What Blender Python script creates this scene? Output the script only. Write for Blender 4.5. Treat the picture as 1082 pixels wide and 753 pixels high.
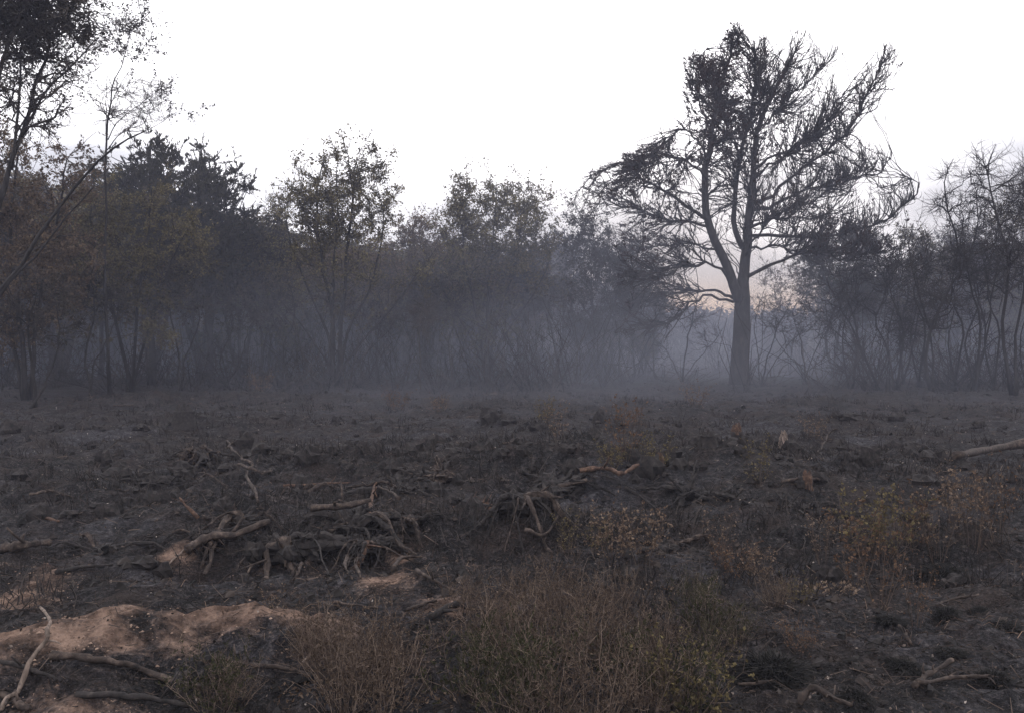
import bpy, math, random
import numpy as np
from math import radians
from mathutils import Vector

for _o in list(bpy.data.objects):
    bpy.data.objects.remove(_o)
SC = bpy.context.scene
COL = SC.collection

# ------------------------------------------------------------------ camera
F, CX, CY = 937.0, 541.0, 376.5           # focal length and centre in the photograph's pixels (1082 x 753)
CAM_Z = 1.6
PITCH = math.atan(19.5 / F)               # looking very slightly down: horizon near row 357
cam_d = bpy.data.cameras.new('camera')
cam_d.sensor_width = 36.0
cam_d.lens = 36.0 * F / 1082.0
cam_d.clip_start = 0.05
cam_d.clip_end = 3000.0
cam = bpy.data.objects.new('camera', cam_d)
COL.objects.link(cam)
cam.location = (0, 0, CAM_Z)
cam.rotation_euler = (math.pi / 2 - PITCH, 0, 0)
SC.camera = cam

# ------------------------------------------------------------------ world
SUN_EL, SUN_AZ = radians(7.0), math.atan2(0.22, 1.0)     # low, behind the wood, right of centre
w = bpy.data.worlds.new("World")
SC.world = w
w.use_nodes = True
nt = w.node_tree
nt.nodes.clear()
N = nt.nodes.new
L = nt.links.new
out = N('ShaderNodeOutputWorld'); bg = N('ShaderNodeBackground')
bg.inputs['Strength'].default_value = 0.10
sky = N('ShaderNodeTexSky'); sky.sky_type = 'NISHITA'; sky.sun_disc = False
sky.sun_elevation = SUN_EL; sky.sun_rotation = SUN_AZ
sky.air_density = 1.0; sky.dust_density = 1.0
geo = N('ShaderNodeTexCoord'); sep = N('ShaderNodeSeparateXYZ')
L(geo.outputs['Generated'], sep.inputs[0])
# flat cloud deck: noise stretched along the horizon
mp = N('ShaderNodeMapping'); mp.inputs['Scale'].default_value = (1.0, 1.0, 3.2)
L(geo.outputs['Generated'], mp.inputs[0])
cn = N('ShaderNodeTexNoise'); cn.inputs['Scale'].default_value = 2.6; cn.inputs['Detail'].default_value = 3; cn.inputs['Roughness'].default_value = 0.45
L(mp.outputs[0], cn.inputs['Vector'])
cr = N('ShaderNodeValToRGB')
cr.color_ramp.elements[0].position = 0.41; cr.color_ramp.elements[0].color = (5.9, 5.9, 6.5, 1)
cr.color_ramp.elements[1].position = 0.62; cr.color_ramp.elements[1].color = (14.6, 14.3, 14.9, 1)
zf = N('ShaderNodeMath'); zf.operation = 'MULTIPLY_ADD'; zf.inputs[1].default_value = 1.0; zf.inputs[2].default_value = -0.14
L(sep.outputs['Z'], zf.inputs[0])
cz = N('ShaderNodeMath'); cz.operation = 'ADD'; L(cn.outputs[0], cz.inputs[0]); L(zf.outputs[0], cz.inputs[1])
L(cz.outputs[0], cr.inputs[0])
mr = N('ShaderNodeMapRange'); mr.inputs['From Min'].default_value = 0.0; mr.inputs['From Max'].default_value = 0.08; mr.inputs['To Min'].default_value = 0.80
mr.interpolation_type = 'SMOOTHSTEP'
L(sep.outputs['Z'], mr.inputs['Value'])
ad = N('ShaderNodeMath'); ad.operation = 'MULTIPLY'; ad.inputs[1].default_value = 0.96
L(mr.outputs[0], ad.inputs[0])
mx = N('ShaderNodeMix'); mx.data_type = 'RGBA'
L(ad.outputs[0], mx.inputs[0]); L(sky.outputs[0], mx.inputs[6]); L(cr.outputs[0], mx.inputs[7])
L(mx.outputs[2], bg.inputs['Color']); L(bg.outputs[0], out.inputs['Surface'])

# ------------------------------------------------------------------ sun
sd = bpy.data.lights.new('sun', 'SUN'); sd.energy = 0.5; sd.angle = radians(14); sd.color = (1.0, 0.86, 0.68)
sun = bpy.data.objects.new('sun', sd); COL.objects.link(sun)
_dir = Vector((math.sin(SUN_AZ) * math.cos(SUN_EL), math.cos(SUN_AZ) * math.cos(SUN_EL), math.sin(SUN_EL)))
sun.rotation_euler = _dir.to_track_quat('Z', 'Y').to_euler()
sun.location = (8, 60, 40)

SC.view_settings.view_transform = 'Standard'
SC.view_settings.look = 'None'
SC.view_settings.exposure = 0.56
SC.view_settings.gamma = 1.0
SC.view_settings.use_curve_mapping = False
SC.render.engine = 'CYCLES'
SC.cycles.max_bounces = 5
SC.cycles.diffuse_bounces = 3
SC.cycles.glossy_bounces = 1
SC.cycles.transmission_bounces = 2
SC.cycles.volume_bounces = 1
SC.cycles.transparent_max_bounces = 8

# ------------------------------------------------------------------ noise and terrain
_pr = np.random.RandomState(7)
_PERM = _pr.permutation(512)
_GA = _pr.rand(512) * 2 * math.pi
_GX, _GY = np.cos(_GA), np.sin(_GA)

def pnoise(x, y):
    x = np.asarray(x, float); y = np.asarray(y, float)
    xi = np.floor(x).astype(int); yi = np.floor(y).astype(int)
    xf = x - xi; yf = y - yi
    u = xf * xf * xf * (xf * (xf * 6 - 15) + 10); v = yf * yf * yf * (yf * (yf * 6 - 15) + 10)
    def g(ix, iy, dx, dy):
        h = _PERM[(_PERM[ix & 511] + iy) & 511]
        return _GX[h] * dx + _GY[h] * dy
    a = g(xi, yi, xf, yf); b = g(xi + 1, yi, xf - 1, yf)
    c = g(xi, yi + 1, xf, yf - 1); d = g(xi + 1, yi + 1, xf - 1, yf - 1)
    return (a + u * (b - a)) + v * ((c + u * (d - c)) - (a + u * (b - a)))

def fbm(x, y, o=4, r=0.5):
    s = 0; a = 1.0; f = 1.0
    for k in range(o):
        s = s + a * pnoise(x * f + 17.3 * k, y * f - 9.1 * k); a *= r; f *= 2.03
    return s

def sstep(a, b, x):
    t = np.clip((x - a) / (b - a), 0, 1)
    return t * t * (3 - 2 * t)

def gauss(x, y, cx, cy, sx, sy):
    return np.exp(-((x - cx) / sx) ** 2 - ((y - cy) / sy) ** 2)

def bank(x, y):
    """signed distance-like coordinate across the sandy bank (0 at its crest, negative towards the camera)"""
    crest = 4.22 + 0.05 * np.sin(x * 3.1) + 0.10 * pnoise(x * 1.7, 3.3 + 0 * x) + 0.14 * sstep(-2.4, -1.2, x)
    return y - crest

_hr = np.random.RandomState(29)
HUM = []
for _k in range(95):
    _y = 6.6 + 7.5 * _hr.rand() ** 1.3; _x = (_hr.rand() * 2 - 1) * _y * .62
    if _y < 8 and _x < -2.6: continue
    _r = .14 + .30 * _hr.rand() ** 1.5
    HUM.append((_x, _y, _r * (1 + _hr.rand()), _r, (.03 + .085 * _hr.rand()) * min(1, _r / .22)))
for _k in range(60):
    _y = 14 + 11 * _hr.rand(); _x = (_hr.rand() * 2 - 1) * _y * .62; _r = .25 + .5 * _hr.rand()
    HUM.append((_x, _y, _r * 1.6, _r, .03 + .08 * _hr.rand()))
def hummocks(x, y):
    s_ = 0 * x
    for hx_, hy_, sx_, sy_, a_ in HUM:
        q_ = ((x - hx_) / sx_) ** 2 + ((y - hy_) / sy_) ** 2
        s_ = s_ + a_ * np.exp(-q_ * q_ * .6)
    return s_

def height(x, y):
    x = np.asarray(x, float); y = np.asarray(y, float)
    d = np.hypot(x, y)
    z = 0.13 * fbm(x / 5.5, y / 5.5, 3) * sstep(5, 13, d) + (.10 + .12 * sstep(5, 8, d)) * fbm(x / 1.3 + 5, y / 1.3, 4, .6) * np.exp(-d / 60)
    z = z + 0.4 * sstep(40, 140, y) * fbm(x / 30, y / 30, 2) * 2
    z = z + 0.045 * (1 - np.abs(fbm(x / 0.42, y / 0.42, 3)) * 2.2) * np.exp(-d / 30)
    hm_ = hummocks(x, y); z = z + hm_ * (1 + .7 * fbm(x / .3, y / .3, 3, .6))
    # sandy bank, lower left
    t = bank(x, y); m = 1 - sstep(-0.95, -0.5, x)
    z = z + m * 0.06 * fbm(x * 3.3, y * 3.3, 4, .6) * np.exp(-(t / .7) ** 2) + m * .03 * fbm(x * 11, y * 11, 3, .6) * np.exp(-(t / .6) ** 2)
    z = z + m * (0.21 * np.exp(-np.clip(-t, 0, 9) ** 2 / 0.42 ** 2) * (t < 0) + 0.21 * np.exp(-(t / 0.12) ** 2) * (t >= 0))
    # hollow in front of the root tangle and the mound that carries it
    z = z - 0.20 * gauss(x, y, -1.9, 6.25, 0.9, 0.42) + 0.16 * gauss(x, y, -1.8, 7.3, 1.5, 0.6)
    # long black hummock to the right of the middle
    z = z + 0.34 * gauss(x, y, 2.1, 9.4, 2.7, 1.0) - 0.12 * gauss(x, y, 1.4, 7.1, 1.3, 0.6)
    z = z + 0.22 * gauss(x, y, -0.6, 10.4, 1.8, 0.7) + 0.12 * gauss(x, y, 4.2, 7.5, 1.0, 0.9)
    z = z + 0.10 * gauss(x, y, -0.35, 5.9, 0.45, 0.3)
    z = z + np.exp(-d / 16) * 0.046 * fbm(x / 0.17, y / 0.17, 4, .66)
    return z

PATCH = []
def sand_mask(x, y):
    t = bank(x, y)
    b = (1 - sstep(-0.95, -0.62, x)) * sstep(-0.50, -0.10, t + 0.30 * fbm(x * 2, y * 2, 3)) * (1 - sstep(0.02, 0.08, t)) * 1.1
    if not PATCH:
        for px_, py_, rx_, ry_, a_ in ((28, 626, 42, 16, 1.2), (480, 642, 30, 10, 1.4), (408, 618, 30, 14, .9), (190, 592, 22, 6, 1.1), (265, 598, 30, 5, .6), (330, 612, 12, 5, .7), (60, 750, 80, 14, .8), (560, 630, 40, 14, .5),
                                      (330, 575, 10, 5, .9), (290, 588, 14, 4, .8), (860, 625, 26, 6, .6), (430, 585, 26, 10, .55), (500, 600, 40, 12, .5), (20, 600, 40, 10, .5), (440, 700, 40, 16, .4)):
            p_ = at(px_, py_); PATCH.append((p_[0], p_[1], rx_ * p_[1] / F, ry_ * p_[1] ** 2 / (F * 1.55), a_))
    for cx, cy, sx, sy, a in PATCH:
        b = np.maximum(b, a * gauss(x, y, cx, cy, sx, sy))
    n = fbm(x * 3.1, y * 3.1, 5, .72)
    return np.clip(b * (0.92 + .95 * n) , 0, 1)

def H(x, y):
    return float(height(np.array([x]), np.array([y]))[0])

def ray(px, py):
    u = (px - CX) / F; v = (CY - py) / F
    c, s = math.cos(PITCH), math.sin(PITCH)
    return np.array([u, c + v * s, v * c - s])          # camera looks along +Y, pitched down

def wp(px, py, dist):
    """the point at depth y = dist whose direction is the pixel's"""
    r = ray(px, py)
    return np.array([0, 0, CAM_Z]) + r * (dist / r[1])

def at(px, py):
    """the ground point seen at a pixel"""
    r = ray(px, py); z = 0.0; p = None
    for _ in range(14):
        t = (z - CAM_Z) / r[2]
        p = np.array([r[0] * t, r[1] * t])
        z = 0.5 * z + 0.5 * H(p[0], p[1])
    return np.array([p[0], p[1], H(p[0], p[1])])

# ------------------------------------------------------------------ mesh helpers
def mesh_from(name, verts, quads, smooth=False, attr=None):
    verts = np.asarray(verts, np.float32).reshape(-1, 3); quads = np.asarray(quads, np.int32).reshape(-1, 4)
    me = bpy.data.meshes.new(name)
    me.vertices.add(len(verts)); me.vertices.foreach_set('co', verts.ravel())
    me.loops.add(quads.size); me.loops.foreach_set('vertex_index', quads.ravel())
    me.polygons.add(len(quads))
    me.polygons.foreach_set('loop_start', np.arange(0, quads.size, 4, dtype=np.int32))
    me.polygons.foreach_set('loop_total', np.full(len(quads), 4, np.int32))
    me.polygons.foreach_set('use_smooth', np.full(len(quads), smooth, bool))
    if attr is not None:
        for k, a in attr.items():
            at_ = me.attributes.new(k, 'FLOAT', 'POINT'); at_.data.foreach_set('value', np.asarray(a, np.float32))
    me.update(calc_edges=True)
    return me

class Acc:
    def __init__(s): s.v = []; s.q = []; s.n = 0
    def add(s, v, q):
        v = np.asarray(v, float).reshape(-1, 3)
        if len(v) == 0: return s
        s.v.append(v); s.q.append(np.asarray(q, np.int64).reshape(-1, 4) + s.n); s.n += len(v)
        return s
    def mesh(s, name, origin=(0, 0, 0), smooth=False):
        v = np.concatenate(s.v) - np.asarray(origin, float)
        return mesh_from(name, v, np.concatenate(s.q), smooth)

def norm(a):
    return a / np.maximum(np.linalg.norm(a, axis=-1, keepdims=True), 1e-9)

def tubes(P, R, sides=3, rng=None, rough=0.0, cap=True):
    """P [B,K,3], R [B,K] -> verts, quads"""
    P = np.asarray(P, float); R = np.asarray(R, float)
    B, K = R.shape
    T = norm(np.gradient(P, axis=1))
    D = norm(P[:, -1] - P[:, 0] + 1e-6)
    ax = np.argmin(np.abs(D), axis=1)
    ref = np.zeros((B, 3)); ref[np.arange(B), ax] = 1
    ref = np.repeat(ref[:, None], K, 1)
    U = norm(np.cross(T, ref)); V = np.cross(T, U)
    a = np.arange(sides) * 2 * math.pi / sides
    rr = R[:, :, None]
    if rough and rng is not None:
        rr = rr * (1 + rough * rng.randn(B, K, sides) * 0.6 + rough * rng.randn(B, 1, sides))
    ring = P[:, :, None] + rr[..., None] * (U[:, :, None] * np.cos(a)[None, None, :, None] + V[:, :, None] * np.sin(a)[None, None, :, None])
    v = ring.reshape(-1, 3)
    b = np.arange(B)[:, None, None] * K * sides; k = np.arange(K - 1)[None, :, None] * sides; s_ = np.arange(sides)[None, None, :]
    s2 = (s_ + 1) % sides
    q = np.stack([b + k + s_, b + k + s2, b + k + sides + s2, b + k + sides + s_], -1).reshape(-1, 4)
    if cap and sides >= 4 and sides % 2 == 0:
        caps = []
        for bb in range(B):
            for kk in (0, K - 1):
                o = bb * K * sides + kk * sides
                for j in range(1, sides - 1, 2):
                    c = [o, o + j, o + j + 1, o + (j + 2) % sides]
                    caps.append(c if kk else c[::-1])
        caps = [c for c in caps if len(set(c)) == 4]
        if caps: q = np.concatenate([q, np.array(caps)])
    return v, q

def leaf_quads(C, size, rng, elong=1.5, dirs=None, spread=1.0):
    n = len(C)
    d = rng.randn(n, 3)
    if dirs is not None: d = dirs + spread * 0.6 * d
    d = norm(d)
    s = norm(np.cross(d, rng.randn(n, 3)))
    sz = size * (0.6 + 0.8 * rng.rand(n, 1))
    nn = np.cross(d, s) * sz * 0.15
    a = C; b = C + d * sz * elong * 0.45 + s * sz * 0.5 + nn; c = C + d * sz * elong; e = C + d * sz * elong * 0.5 - s * sz * 0.5 + nn
    v = np.stack([a, b, c, e], 1).reshape(-1, 3)
    q = np.arange(n * 4).reshape(-1, 4)
    return v, q

def resample(pts, K):
    pts = np.asarray(pts, float)
    # Catmull-Rom through the points
    n = len(pts)
    P = np.vstack([2 * pts[0] - pts[1], pts, 2 * pts[-1] - pts[-2]])
    t = np.linspace(0, n - 1 - 1e-6, K)
    i = np.floor(t).astype(int); f = (t - i)[:, None]
    p0, p1, p2, p3 = P[i], P[i + 1], P[i + 2], P[i + 3]
    return 0.5 * ((2 * p1) + (-p0 + p2) * f + (2 * p0 - 5 * p1 + 4 * p2 - p3) * f ** 2 + (-p0 + 3 * p1 - 3 * p2 + p3) * f ** 3)

# ------------------------------------------------------------------ materials
def mat_base(name):
    m = bpy.data.materials.new(name); m.use_nodes = True
    t = m.node_tree; t.nodes.clear()
    o = t.nodes.new('ShaderNodeOutputMaterial')
    return m, t, o

def ramp(t, stops, fac, interp='LINEAR'):
    r = t.nodes.new('ShaderNodeValToRGB'); r.color_ramp.interpolation = interp
    e = r.color_ramp.elements
    while len(e) < len(stops): e.new(0.5)
    for k, (p, c) in enumerate(stops):
        e[k].position = p; e[k].color = (*c, 1)
    t.links.new(fac, r.inputs[0])
    return r

def noise(t, scale, detail=4, rough=0.55, vec=None, stretch=None):
    n = t.nodes.new('ShaderNodeTexNoise'); n.inputs['Scale'].default_value = scale
    n.inputs['Detail'].default_value = detail; n.inputs['Roughness'].default_value = rough
    if vec is None:
        tc = t.nodes.new('ShaderNodeTexCoord'); vec = tc.outputs['Object']
    if stretch:
        mpp = t.nodes.new('ShaderNodeMapping'); mpp.inputs['Scale'].default_value = stretch
        t.links.new(vec, mpp.inputs[0]); vec = mpp.outputs[0]
    t.links.new(vec, n.inputs['Vector'])
    return n

def bark_mat(name, stops, scale=14, stretch=(1, 1, 0.25), bump=0.5, rough=0.92, dist=0.02):
    m, t, o = mat_base(name)
    b = t.nodes.new('ShaderNodeBsdfPrincipled'); b.inputs['Roughness'].default_value = rough
    b.inputs['Specular IOR Level'].default_value = 0.2
    n = noise(t, scale, 6, 0.65, stretch=stretch)
    r = ramp(t, stops, n.outputs[0])
    t.links.new(r.outputs[0], b.inputs['Base Color'])
    bu = t.nodes.new('ShaderNodeBump'); bu.inputs['Strength'].default_value = bump; bu.inputs['Distance'].default_value = dist
    t.links.new(n.outputs[0], bu.inputs['Height']); t.links.new(bu.outputs[0], b.inputs['Normal'])
    t.links.new(b.outputs[0], o.inputs[0])
    return m

def leaf_mat(name, stops, trans=0.25):
    m, t, o = mat_base(name)
    g = t.nodes.new('ShaderNodeNewGeometry'); oi = t.nodes.new('ShaderNodeObjectInfo')
    n = noise(t, 0.55, 2)                          # clump to clump variety
    a = t.nodes.new('ShaderNodeMath'); a.operation = 'MULTIPLY_ADD'; a.inputs[1].default_value = 0.5
    t.links.new(g.outputs['Random Per Island'], a.inputs[0])
    b_ = t.nodes.new('ShaderNodeMath'); b_.operation = 'MULTIPLY_ADD'; b_.inputs[1].default_value = 0.9; b_.inputs[2].default_value = -0.2
    t.links.new(n.outputs[0], b_.inputs[0]); t.links.new(b_.outputs[0], a.inputs[2])
    r = ramp(t, stops, a.outputs[0])
    d = t.nodes.new('ShaderNodeBsdfDiffuse'); tr = t.nodes.new('ShaderNodeBsdfTranslucent')
    t.links.new(r.outputs[0], d.inputs[0]); t.links.new(r.outputs[0], tr.inputs[0])
    mxs = t.nodes.new('ShaderNodeMixShader'); mxs.inputs[0].default_value = trans
    t.links.new(d.outputs[0], mxs.inputs[1]); t.links.new(tr.outputs[0], mxs.inputs[2])
    t.links.new(mxs.outputs[0], o.inputs[0])
    return m

def island_mat(name, stops, rough=0.9, spec=0.2):
    m, t, o = mat_base(name)
    b = t.nodes.new('ShaderNodeBsdfPrincipled'); b.inputs['Roughness'].default_value = rough
    b.inputs['Specular IOR Level'].default_value = spec
    g = t.nodes.new('ShaderNodeNewGeometry')
    r = ramp(t, stops, g.outputs['Random Per Island'])
    t.links.new(r.outputs[0], b.inputs['Base Color']); t.links.new(b.outputs[0], o.inputs[0])
    return m

M = {}
M['pine_bark'] = bark_mat('scorched pine bark', [(0.3, (.016, .014, .014)), (0.55, (.038, .033, .032)), (0.75, (.075, .066, .062))], 9, (1, 1, .3), 0.8, dist=.05)
M['char_bark'] = bark_mat('charred bark', [(0.3, (.011, .010, .010)), (0.6, (.028, .025, .024)), (0.8, (.06, .054, .05))], 16)
M['grey_bark'] = bark_mat('grey scorched bark', [(0.3, (.022, .018, .016)), (0.55, (.055, .045, .038)), (0.78, (.13, .11, .092))], 12)
M['twig'] = island_mat('dry twig', [(0, (.020, .016, .014)), (.6, (.042, .034, .028)), (1, (.075, .062, .052))])
M['twig_char'] = island_mat('charred twig', [(0, (.009, .008, .008)), (.7, (.026, .022, .021)), (1, (.055, .047, .043))])
M['leaf_olive'] = leaf_mat('smoked olive leaf', [(0, (.025, .021, .015)), (.32, (.070, .060, .036)), (.58, (.135, .115, .064)), (1, (.24, .20, .11))])
M['leaf_brown'] = leaf_mat('scorched brown leaf', [(0, (.025, .019, .015)), (.32, (.070, .052, .039)), (.6, (.13, .094, .064)), (1, (.22, .155, .10))])
M['leaf_dark'] = leaf_mat('sooty leaf', [(0, (.014, .012, .012)), (.5, (.036, .031, .026)), (1, (.078, .066, .048))])
M['needle'] = leaf_mat('dark pine needle', [(0, (.018, .018, .014)), (.5, (.048, .046, .034)), (1, (.095, .080, .055))], .1)
M['needle_burnt'] = leaf_mat('burnt pine needle', [(0, (.016, .010, .009)), (.5, (.034, .022, .019)), (1, (.060, .038, .030))], .1)

def link(name, me, mat, parent=None, loc=None):
    o = bpy.data.objects.new(name, me); COL.objects.link(o)
    if mat is not None:
        if not me.materials: me.materials.append(mat)
    if parent is not None: o.parent = parent
    if loc is not None: o.location = loc
    return o

def tag(o, label=None, cat=None, group=None, kind=None):
    if label: o['label'] = label
    if cat: o['category'] = cat
    if group: o['group'] = group
    if kind: o['kind'] = kind
    return o

def empty(name, loc, label, cat, group=None, rz=0, sc=1):
    o = bpy.data.objects.new(name, None); o.empty_display_size = 0.3
    COL.objects.link(o); o.location = loc; o.rotation_euler = (0, 0, rz)
    o.scale = (sc, sc, sc) if np.isscalar(sc) else sc
    return tag(o, label, cat, group)

KIDS = {}
def copy_tree(o, loc, rz, sc, label):
    if o.name not in KIDS: KIDS[o.name] = list(o.children)
    c = o.copy(); COL.objects.link(c); c.location = loc; c.rotation_euler = (0, 0, rz)
    c.scale = (sc, sc, sc) if np.isscalar(sc) else sc
    c['label'] = label
    for ch in KIDS[o.name]:
        d = ch.copy(); COL.objects.link(d); d.parent = c
    return c

# ------------------------------------------------------------------ ground
def axis(lo, hi, c, s0, g, smax):
    a = [c]
    while a[-1] < hi: a.append(a[-1] + min(smax, s0 + g * max(0, a[-1] - c)))
    b = [c]
    while b[-1] > lo: b.append(b[-1] - min(smax, s0 + g * max(0, c - b[-1])))
    return np.array(b[::-1][:-1] + a)

xs = axis(-900, 900, 0, 0.030, 0.024, 60)
ys_ = axis(4.4, 1500, 4.4, 0.024, 0.021, 60)
yn = axis(-400, 4.4, 4.4, 0.024, 0.06, 60)
ys = np.concatenate([yn[:-1], ys_])
X, Y = np.meshgrid(xs, ys)
Z = height(X, Y)
rg = np.random.RandomState(3)
near = np.exp(-np.hypot(X, Y) / 14)
Z = Z + near * 0.010 * rg.randn(*X.shape)
nx, ny = len(xs), len(ys)
i = np.arange(ny - 1)[:, None] * nx + np.arange(nx - 1)[None]
q = np.stack([i, i + 1, i + nx + 1, i + nx], -1).reshape(-1, 4)
gm = mesh_from('ground', np.stack([X, Y, Z], -1), q, False, {'sand': sand_mask(X, Y).ravel(), 'char': np.clip(hummocks(X, Y) * 14 * (1 + fbm(X / .4, Y / .4, 3)), 0, 1).ravel()})

m, t, o = mat_base('burnt peat and sand')
b = t.nodes.new('ShaderNodeBsdfPrincipled'); b.inputs['Roughness'].default_value = 0.95; b.inputs['Specular IOR Level'].default_value = 0.15
tc = t.nodes.new('ShaderNodeTexCoord'); ov = tc.outputs['Object']
n1 = noise(t, 0.55, 7, .62, ov, (1, 1.7, 1)); n2 = noise(t, 7.5, 6, .7, ov); n3 = noise(t, 45, 4, .7, ov); n4 = noise(t, 2.4, 5, .65, ov)
n6 = noise(t, 30, 5, .75, ov)
cmb = t.nodes.new('ShaderNodeMath'); cmb.operation = 'MULTIPLY_ADD'; cmb.inputs[1].default_value = .55
hf = t.nodes.new('ShaderNodeMath'); hf.operation = 'MULTIPLY'; hf.inputs[1].default_value = .45
t.links.new(n2.outputs[0], hf.inputs[0]); t.links.new(n6.outputs[0], cmb.inputs[0]); t.links.new(hf.outputs[0], cmb.inputs[2])
base = ramp(t, [(.41, (.0035, .0034, .0037)), (.50, (.0105, .0100, .0106)), (.57, (.026, .0235, .0245)), (.66, (.095, .080, .076))], cmb.outputs[0])
brown = ramp(t, [(.3, (.009, .0068, .0062)), (.5, (.024, .017, .0145)), (.75, (.065, .046, .038))], n3.outputs[0])
bf = ramp(t, [(.46, (0, 0, 0)), (.66, (.75, .75, .75))], n4.outputs[0])
m1 = t.nodes.new('ShaderNodeMix'); m1.data_type = 'RGBA'
t.links.new(bf.outputs[0], m1.inputs[0]); t.links.new(base.outputs[0], m1.inputs[6]); t.links.new(brown.outputs[0], m1.inputs[7])
ash = ramp(t, [(.47, (0, 0, 0)), (.60, (.85, .85, .85))], n1.outputs[0])
m2 = t.nodes.new('ShaderNodeMix'); m2.data_type = 'RGBA'
ashc = ramp(t, [(.40, (.007, .0070, .0082)), (.52, (.026, .0253, .0295)), (.64, (.078, .073, .080))], cmb.outputs[0])
t.links.new(ashc.outputs[0], m2.inputs[7])
ca = t.nodes.new('ShaderNodeAttribute'); ca.attribute_name = 'char'
inv = t.nodes.new('ShaderNodeMath'); inv.operation = 'SUBTRACT'; inv.inputs[0].default_value = 1.0; t.links.new(ca.outputs['Fac'], inv.inputs[1])
am = t.nodes.new('ShaderNodeMath'); am.operation = 'MULTIPLY'; t.links.new(ash.outputs[0], am.inputs[0]); t.links.new(inv.outputs[0], am.inputs[1])
t.links.new(am.outputs[0], m2.inputs[0]); t.links.new(m1.outputs[2], m2.inputs[6])
at_ = t.nodes.new('ShaderNodeAttribute'); at_.attribute_name = 'sand'
sadd = t.nodes.new('ShaderNodeMath'); sadd.operation = 'MULTIPLY_ADD'; sadd.inputs[1].default_value = 1.1; sadd.inputs[2].default_value = -.55
t.links.new(n3.outputs[0], sadd.inputs[0])
s2 = t.nodes.new('ShaderNodeMath'); s2.operation = 'ADD'
t.links.new(at_.outputs['Fac'], s2.inputs[0]); t.links.new(sadd.outputs[0], s2.inputs[1])
s2b = t.nodes.new('ShaderNodeMath'); s2b.operation = 'MULTIPLY_ADD'; s2b.inputs[1].default_value = .9; s2b.inputs[2].default_value = -.45
t.links.new(n2.outputs[0], s2b.inputs[0])
s3 = t.nodes.new('ShaderNodeMath'); s3.operation = 'ADD'; t.links.new(s2.outputs[0], s3.inputs[0]); t.links.new(s2b.outputs[0], s3.inputs[1])
sf = ramp(t, [(.30, (0, 0, 0)), (1.0, (1, 1, 1))], s3.outputs[0])
sc_ = ramp(t, [(.36, (.045, .030, .023)), (.5, (.13, .086, .066)), (.70, (.31, .212, .16))], n2.outputs[0])
m3 = t.nodes.new('ShaderNodeMix'); m3.data_type = 'RGBA'
t.links.new(sf.outputs[0], m3.inputs[0]); t.links.new(m2.outputs[2], m3.inputs[6]); t.links.new(sc_.outputs[0], m3.inputs[7])
n5 = noise(t, 110, 3, .8, ov)
sp = ramp(t, [(.58, (0, 0, 0)), (.70, (.75, .75, .75))], n5.outputs[0])
m4 = t.nodes.new('ShaderNodeMix'); m4.data_type = 'RGBA'; m4.inputs[7].default_value = (.125, .105, .098, 1)
t.links.new(sp.outputs[0], m4.inputs[0]); t.links.new(m3.outputs[2], m4.inputs[6])
t.links.new(m4.outputs[2], b.inputs['Base Color'])
bu = t.nodes.new('ShaderNodeBump'); bu.inputs['Strength'].default_value = 1.0; bu.inputs['Distance'].default_value = .07
bh = t.nodes.new('ShaderNodeMath'); bh.operation = 'MULTIPLY_ADD'; bh.inputs[1].default_value = .35
t.links.new(n3.outputs[0], bh.inputs[0]); t.links.new(n2.outputs[0], bh.inputs[2])
t.links.new(bh.outputs[0], bu.inputs['Height']); t.links.new(bu.outputs[0], b.inputs['Normal'])
t.links.new(b.outputs[0], o.inputs[0])
tag(link('ground', gm, m), kind='structure')

# ------------------------------------------------------------------ tree builder
def connect(parP, parR, T, rng, K, r0, r1, up=0.25, curl=None, tmin=0.15, keep=0.55, wander=0.05, ang=0.8, jit=0.25, src=None):
    """curved branches from the best-placed points of the parents to the targets"""
    B, KK, _ = parP.shape
    tan = norm(np.gradient(parP, axis=1))
    k0 = int(KK * tmin)
    pos = parP[:, k0:].reshape(-1, 3); tg = tan[:, k0:].reshape(-1, 3); rd = parR[:, k0:].reshape(-1)
    idx = np.zeros(len(T), int)
    if src is not None:
        pos = parP.reshape(-1, 3); tg = tan.reshape(-1, 3); rd = parR.reshape(-1); idx = src[0] * KK + src[1]
    for a in range(0, len(T) if src is None else 0, 1500):
        d = T[a:a + 1500, None] - pos[None]
        D = np.linalg.norm(d, axis=2)
        cs = (d * tg[None]).sum(2) / np.maximum(D, 1e-6)
        cost = D * (1 + ang * (1 - cs)) * (1 + jit * rng.rand(*D.shape))
        idx[a:a + 1500] = np.argmin(cost, 1)
    p0 = pos[idx]; d = T - p0; Ln = np.linalg.norm(d, axis=1, keepdims=True); dn = d / np.maximum(Ln, 1e-6)
    t0 = norm(tg[idx] * keep + dn * (1 - keep) + 0.15 * rng.randn(len(T), 3))
    e = dn + np.array([0, 0, up])
    if curl is not None: e = e + curl
    t1 = norm(e + 0.2 * rng.randn(len(T), 3))
    u = np.linspace(0, 1, K)[None, :, None]
    h00 = 2 * u ** 3 - 3 * u ** 2 + 1; h10 = u ** 3 - 2 * u ** 2 + u; h01 = -2 * u ** 3 + 3 * u ** 2; h11 = u ** 3 - u ** 2
    P = h00 * p0[:, None] + h10 * (t0 * Ln)[:, None] + h01 * T[:, None] + h11 * (t1 * Ln)[:, None]
    wv = rng.randn(len(T), K, 3); wv = (wv + np.roll(wv, 1, 1)) * 0.7
    P = P + wv * (wander * Ln)[:, None] * np.sin(np.pi * np.minimum(u + .1, 1)) * (u > 0)
    rs = np.minimum(rd[idx] * 0.75, r0)[:, None]
    R = rs + (np.minimum(r1, rs) - rs) * np.linspace(0, 1, K)[None] ** 0.8
    return P, R, idx

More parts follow.
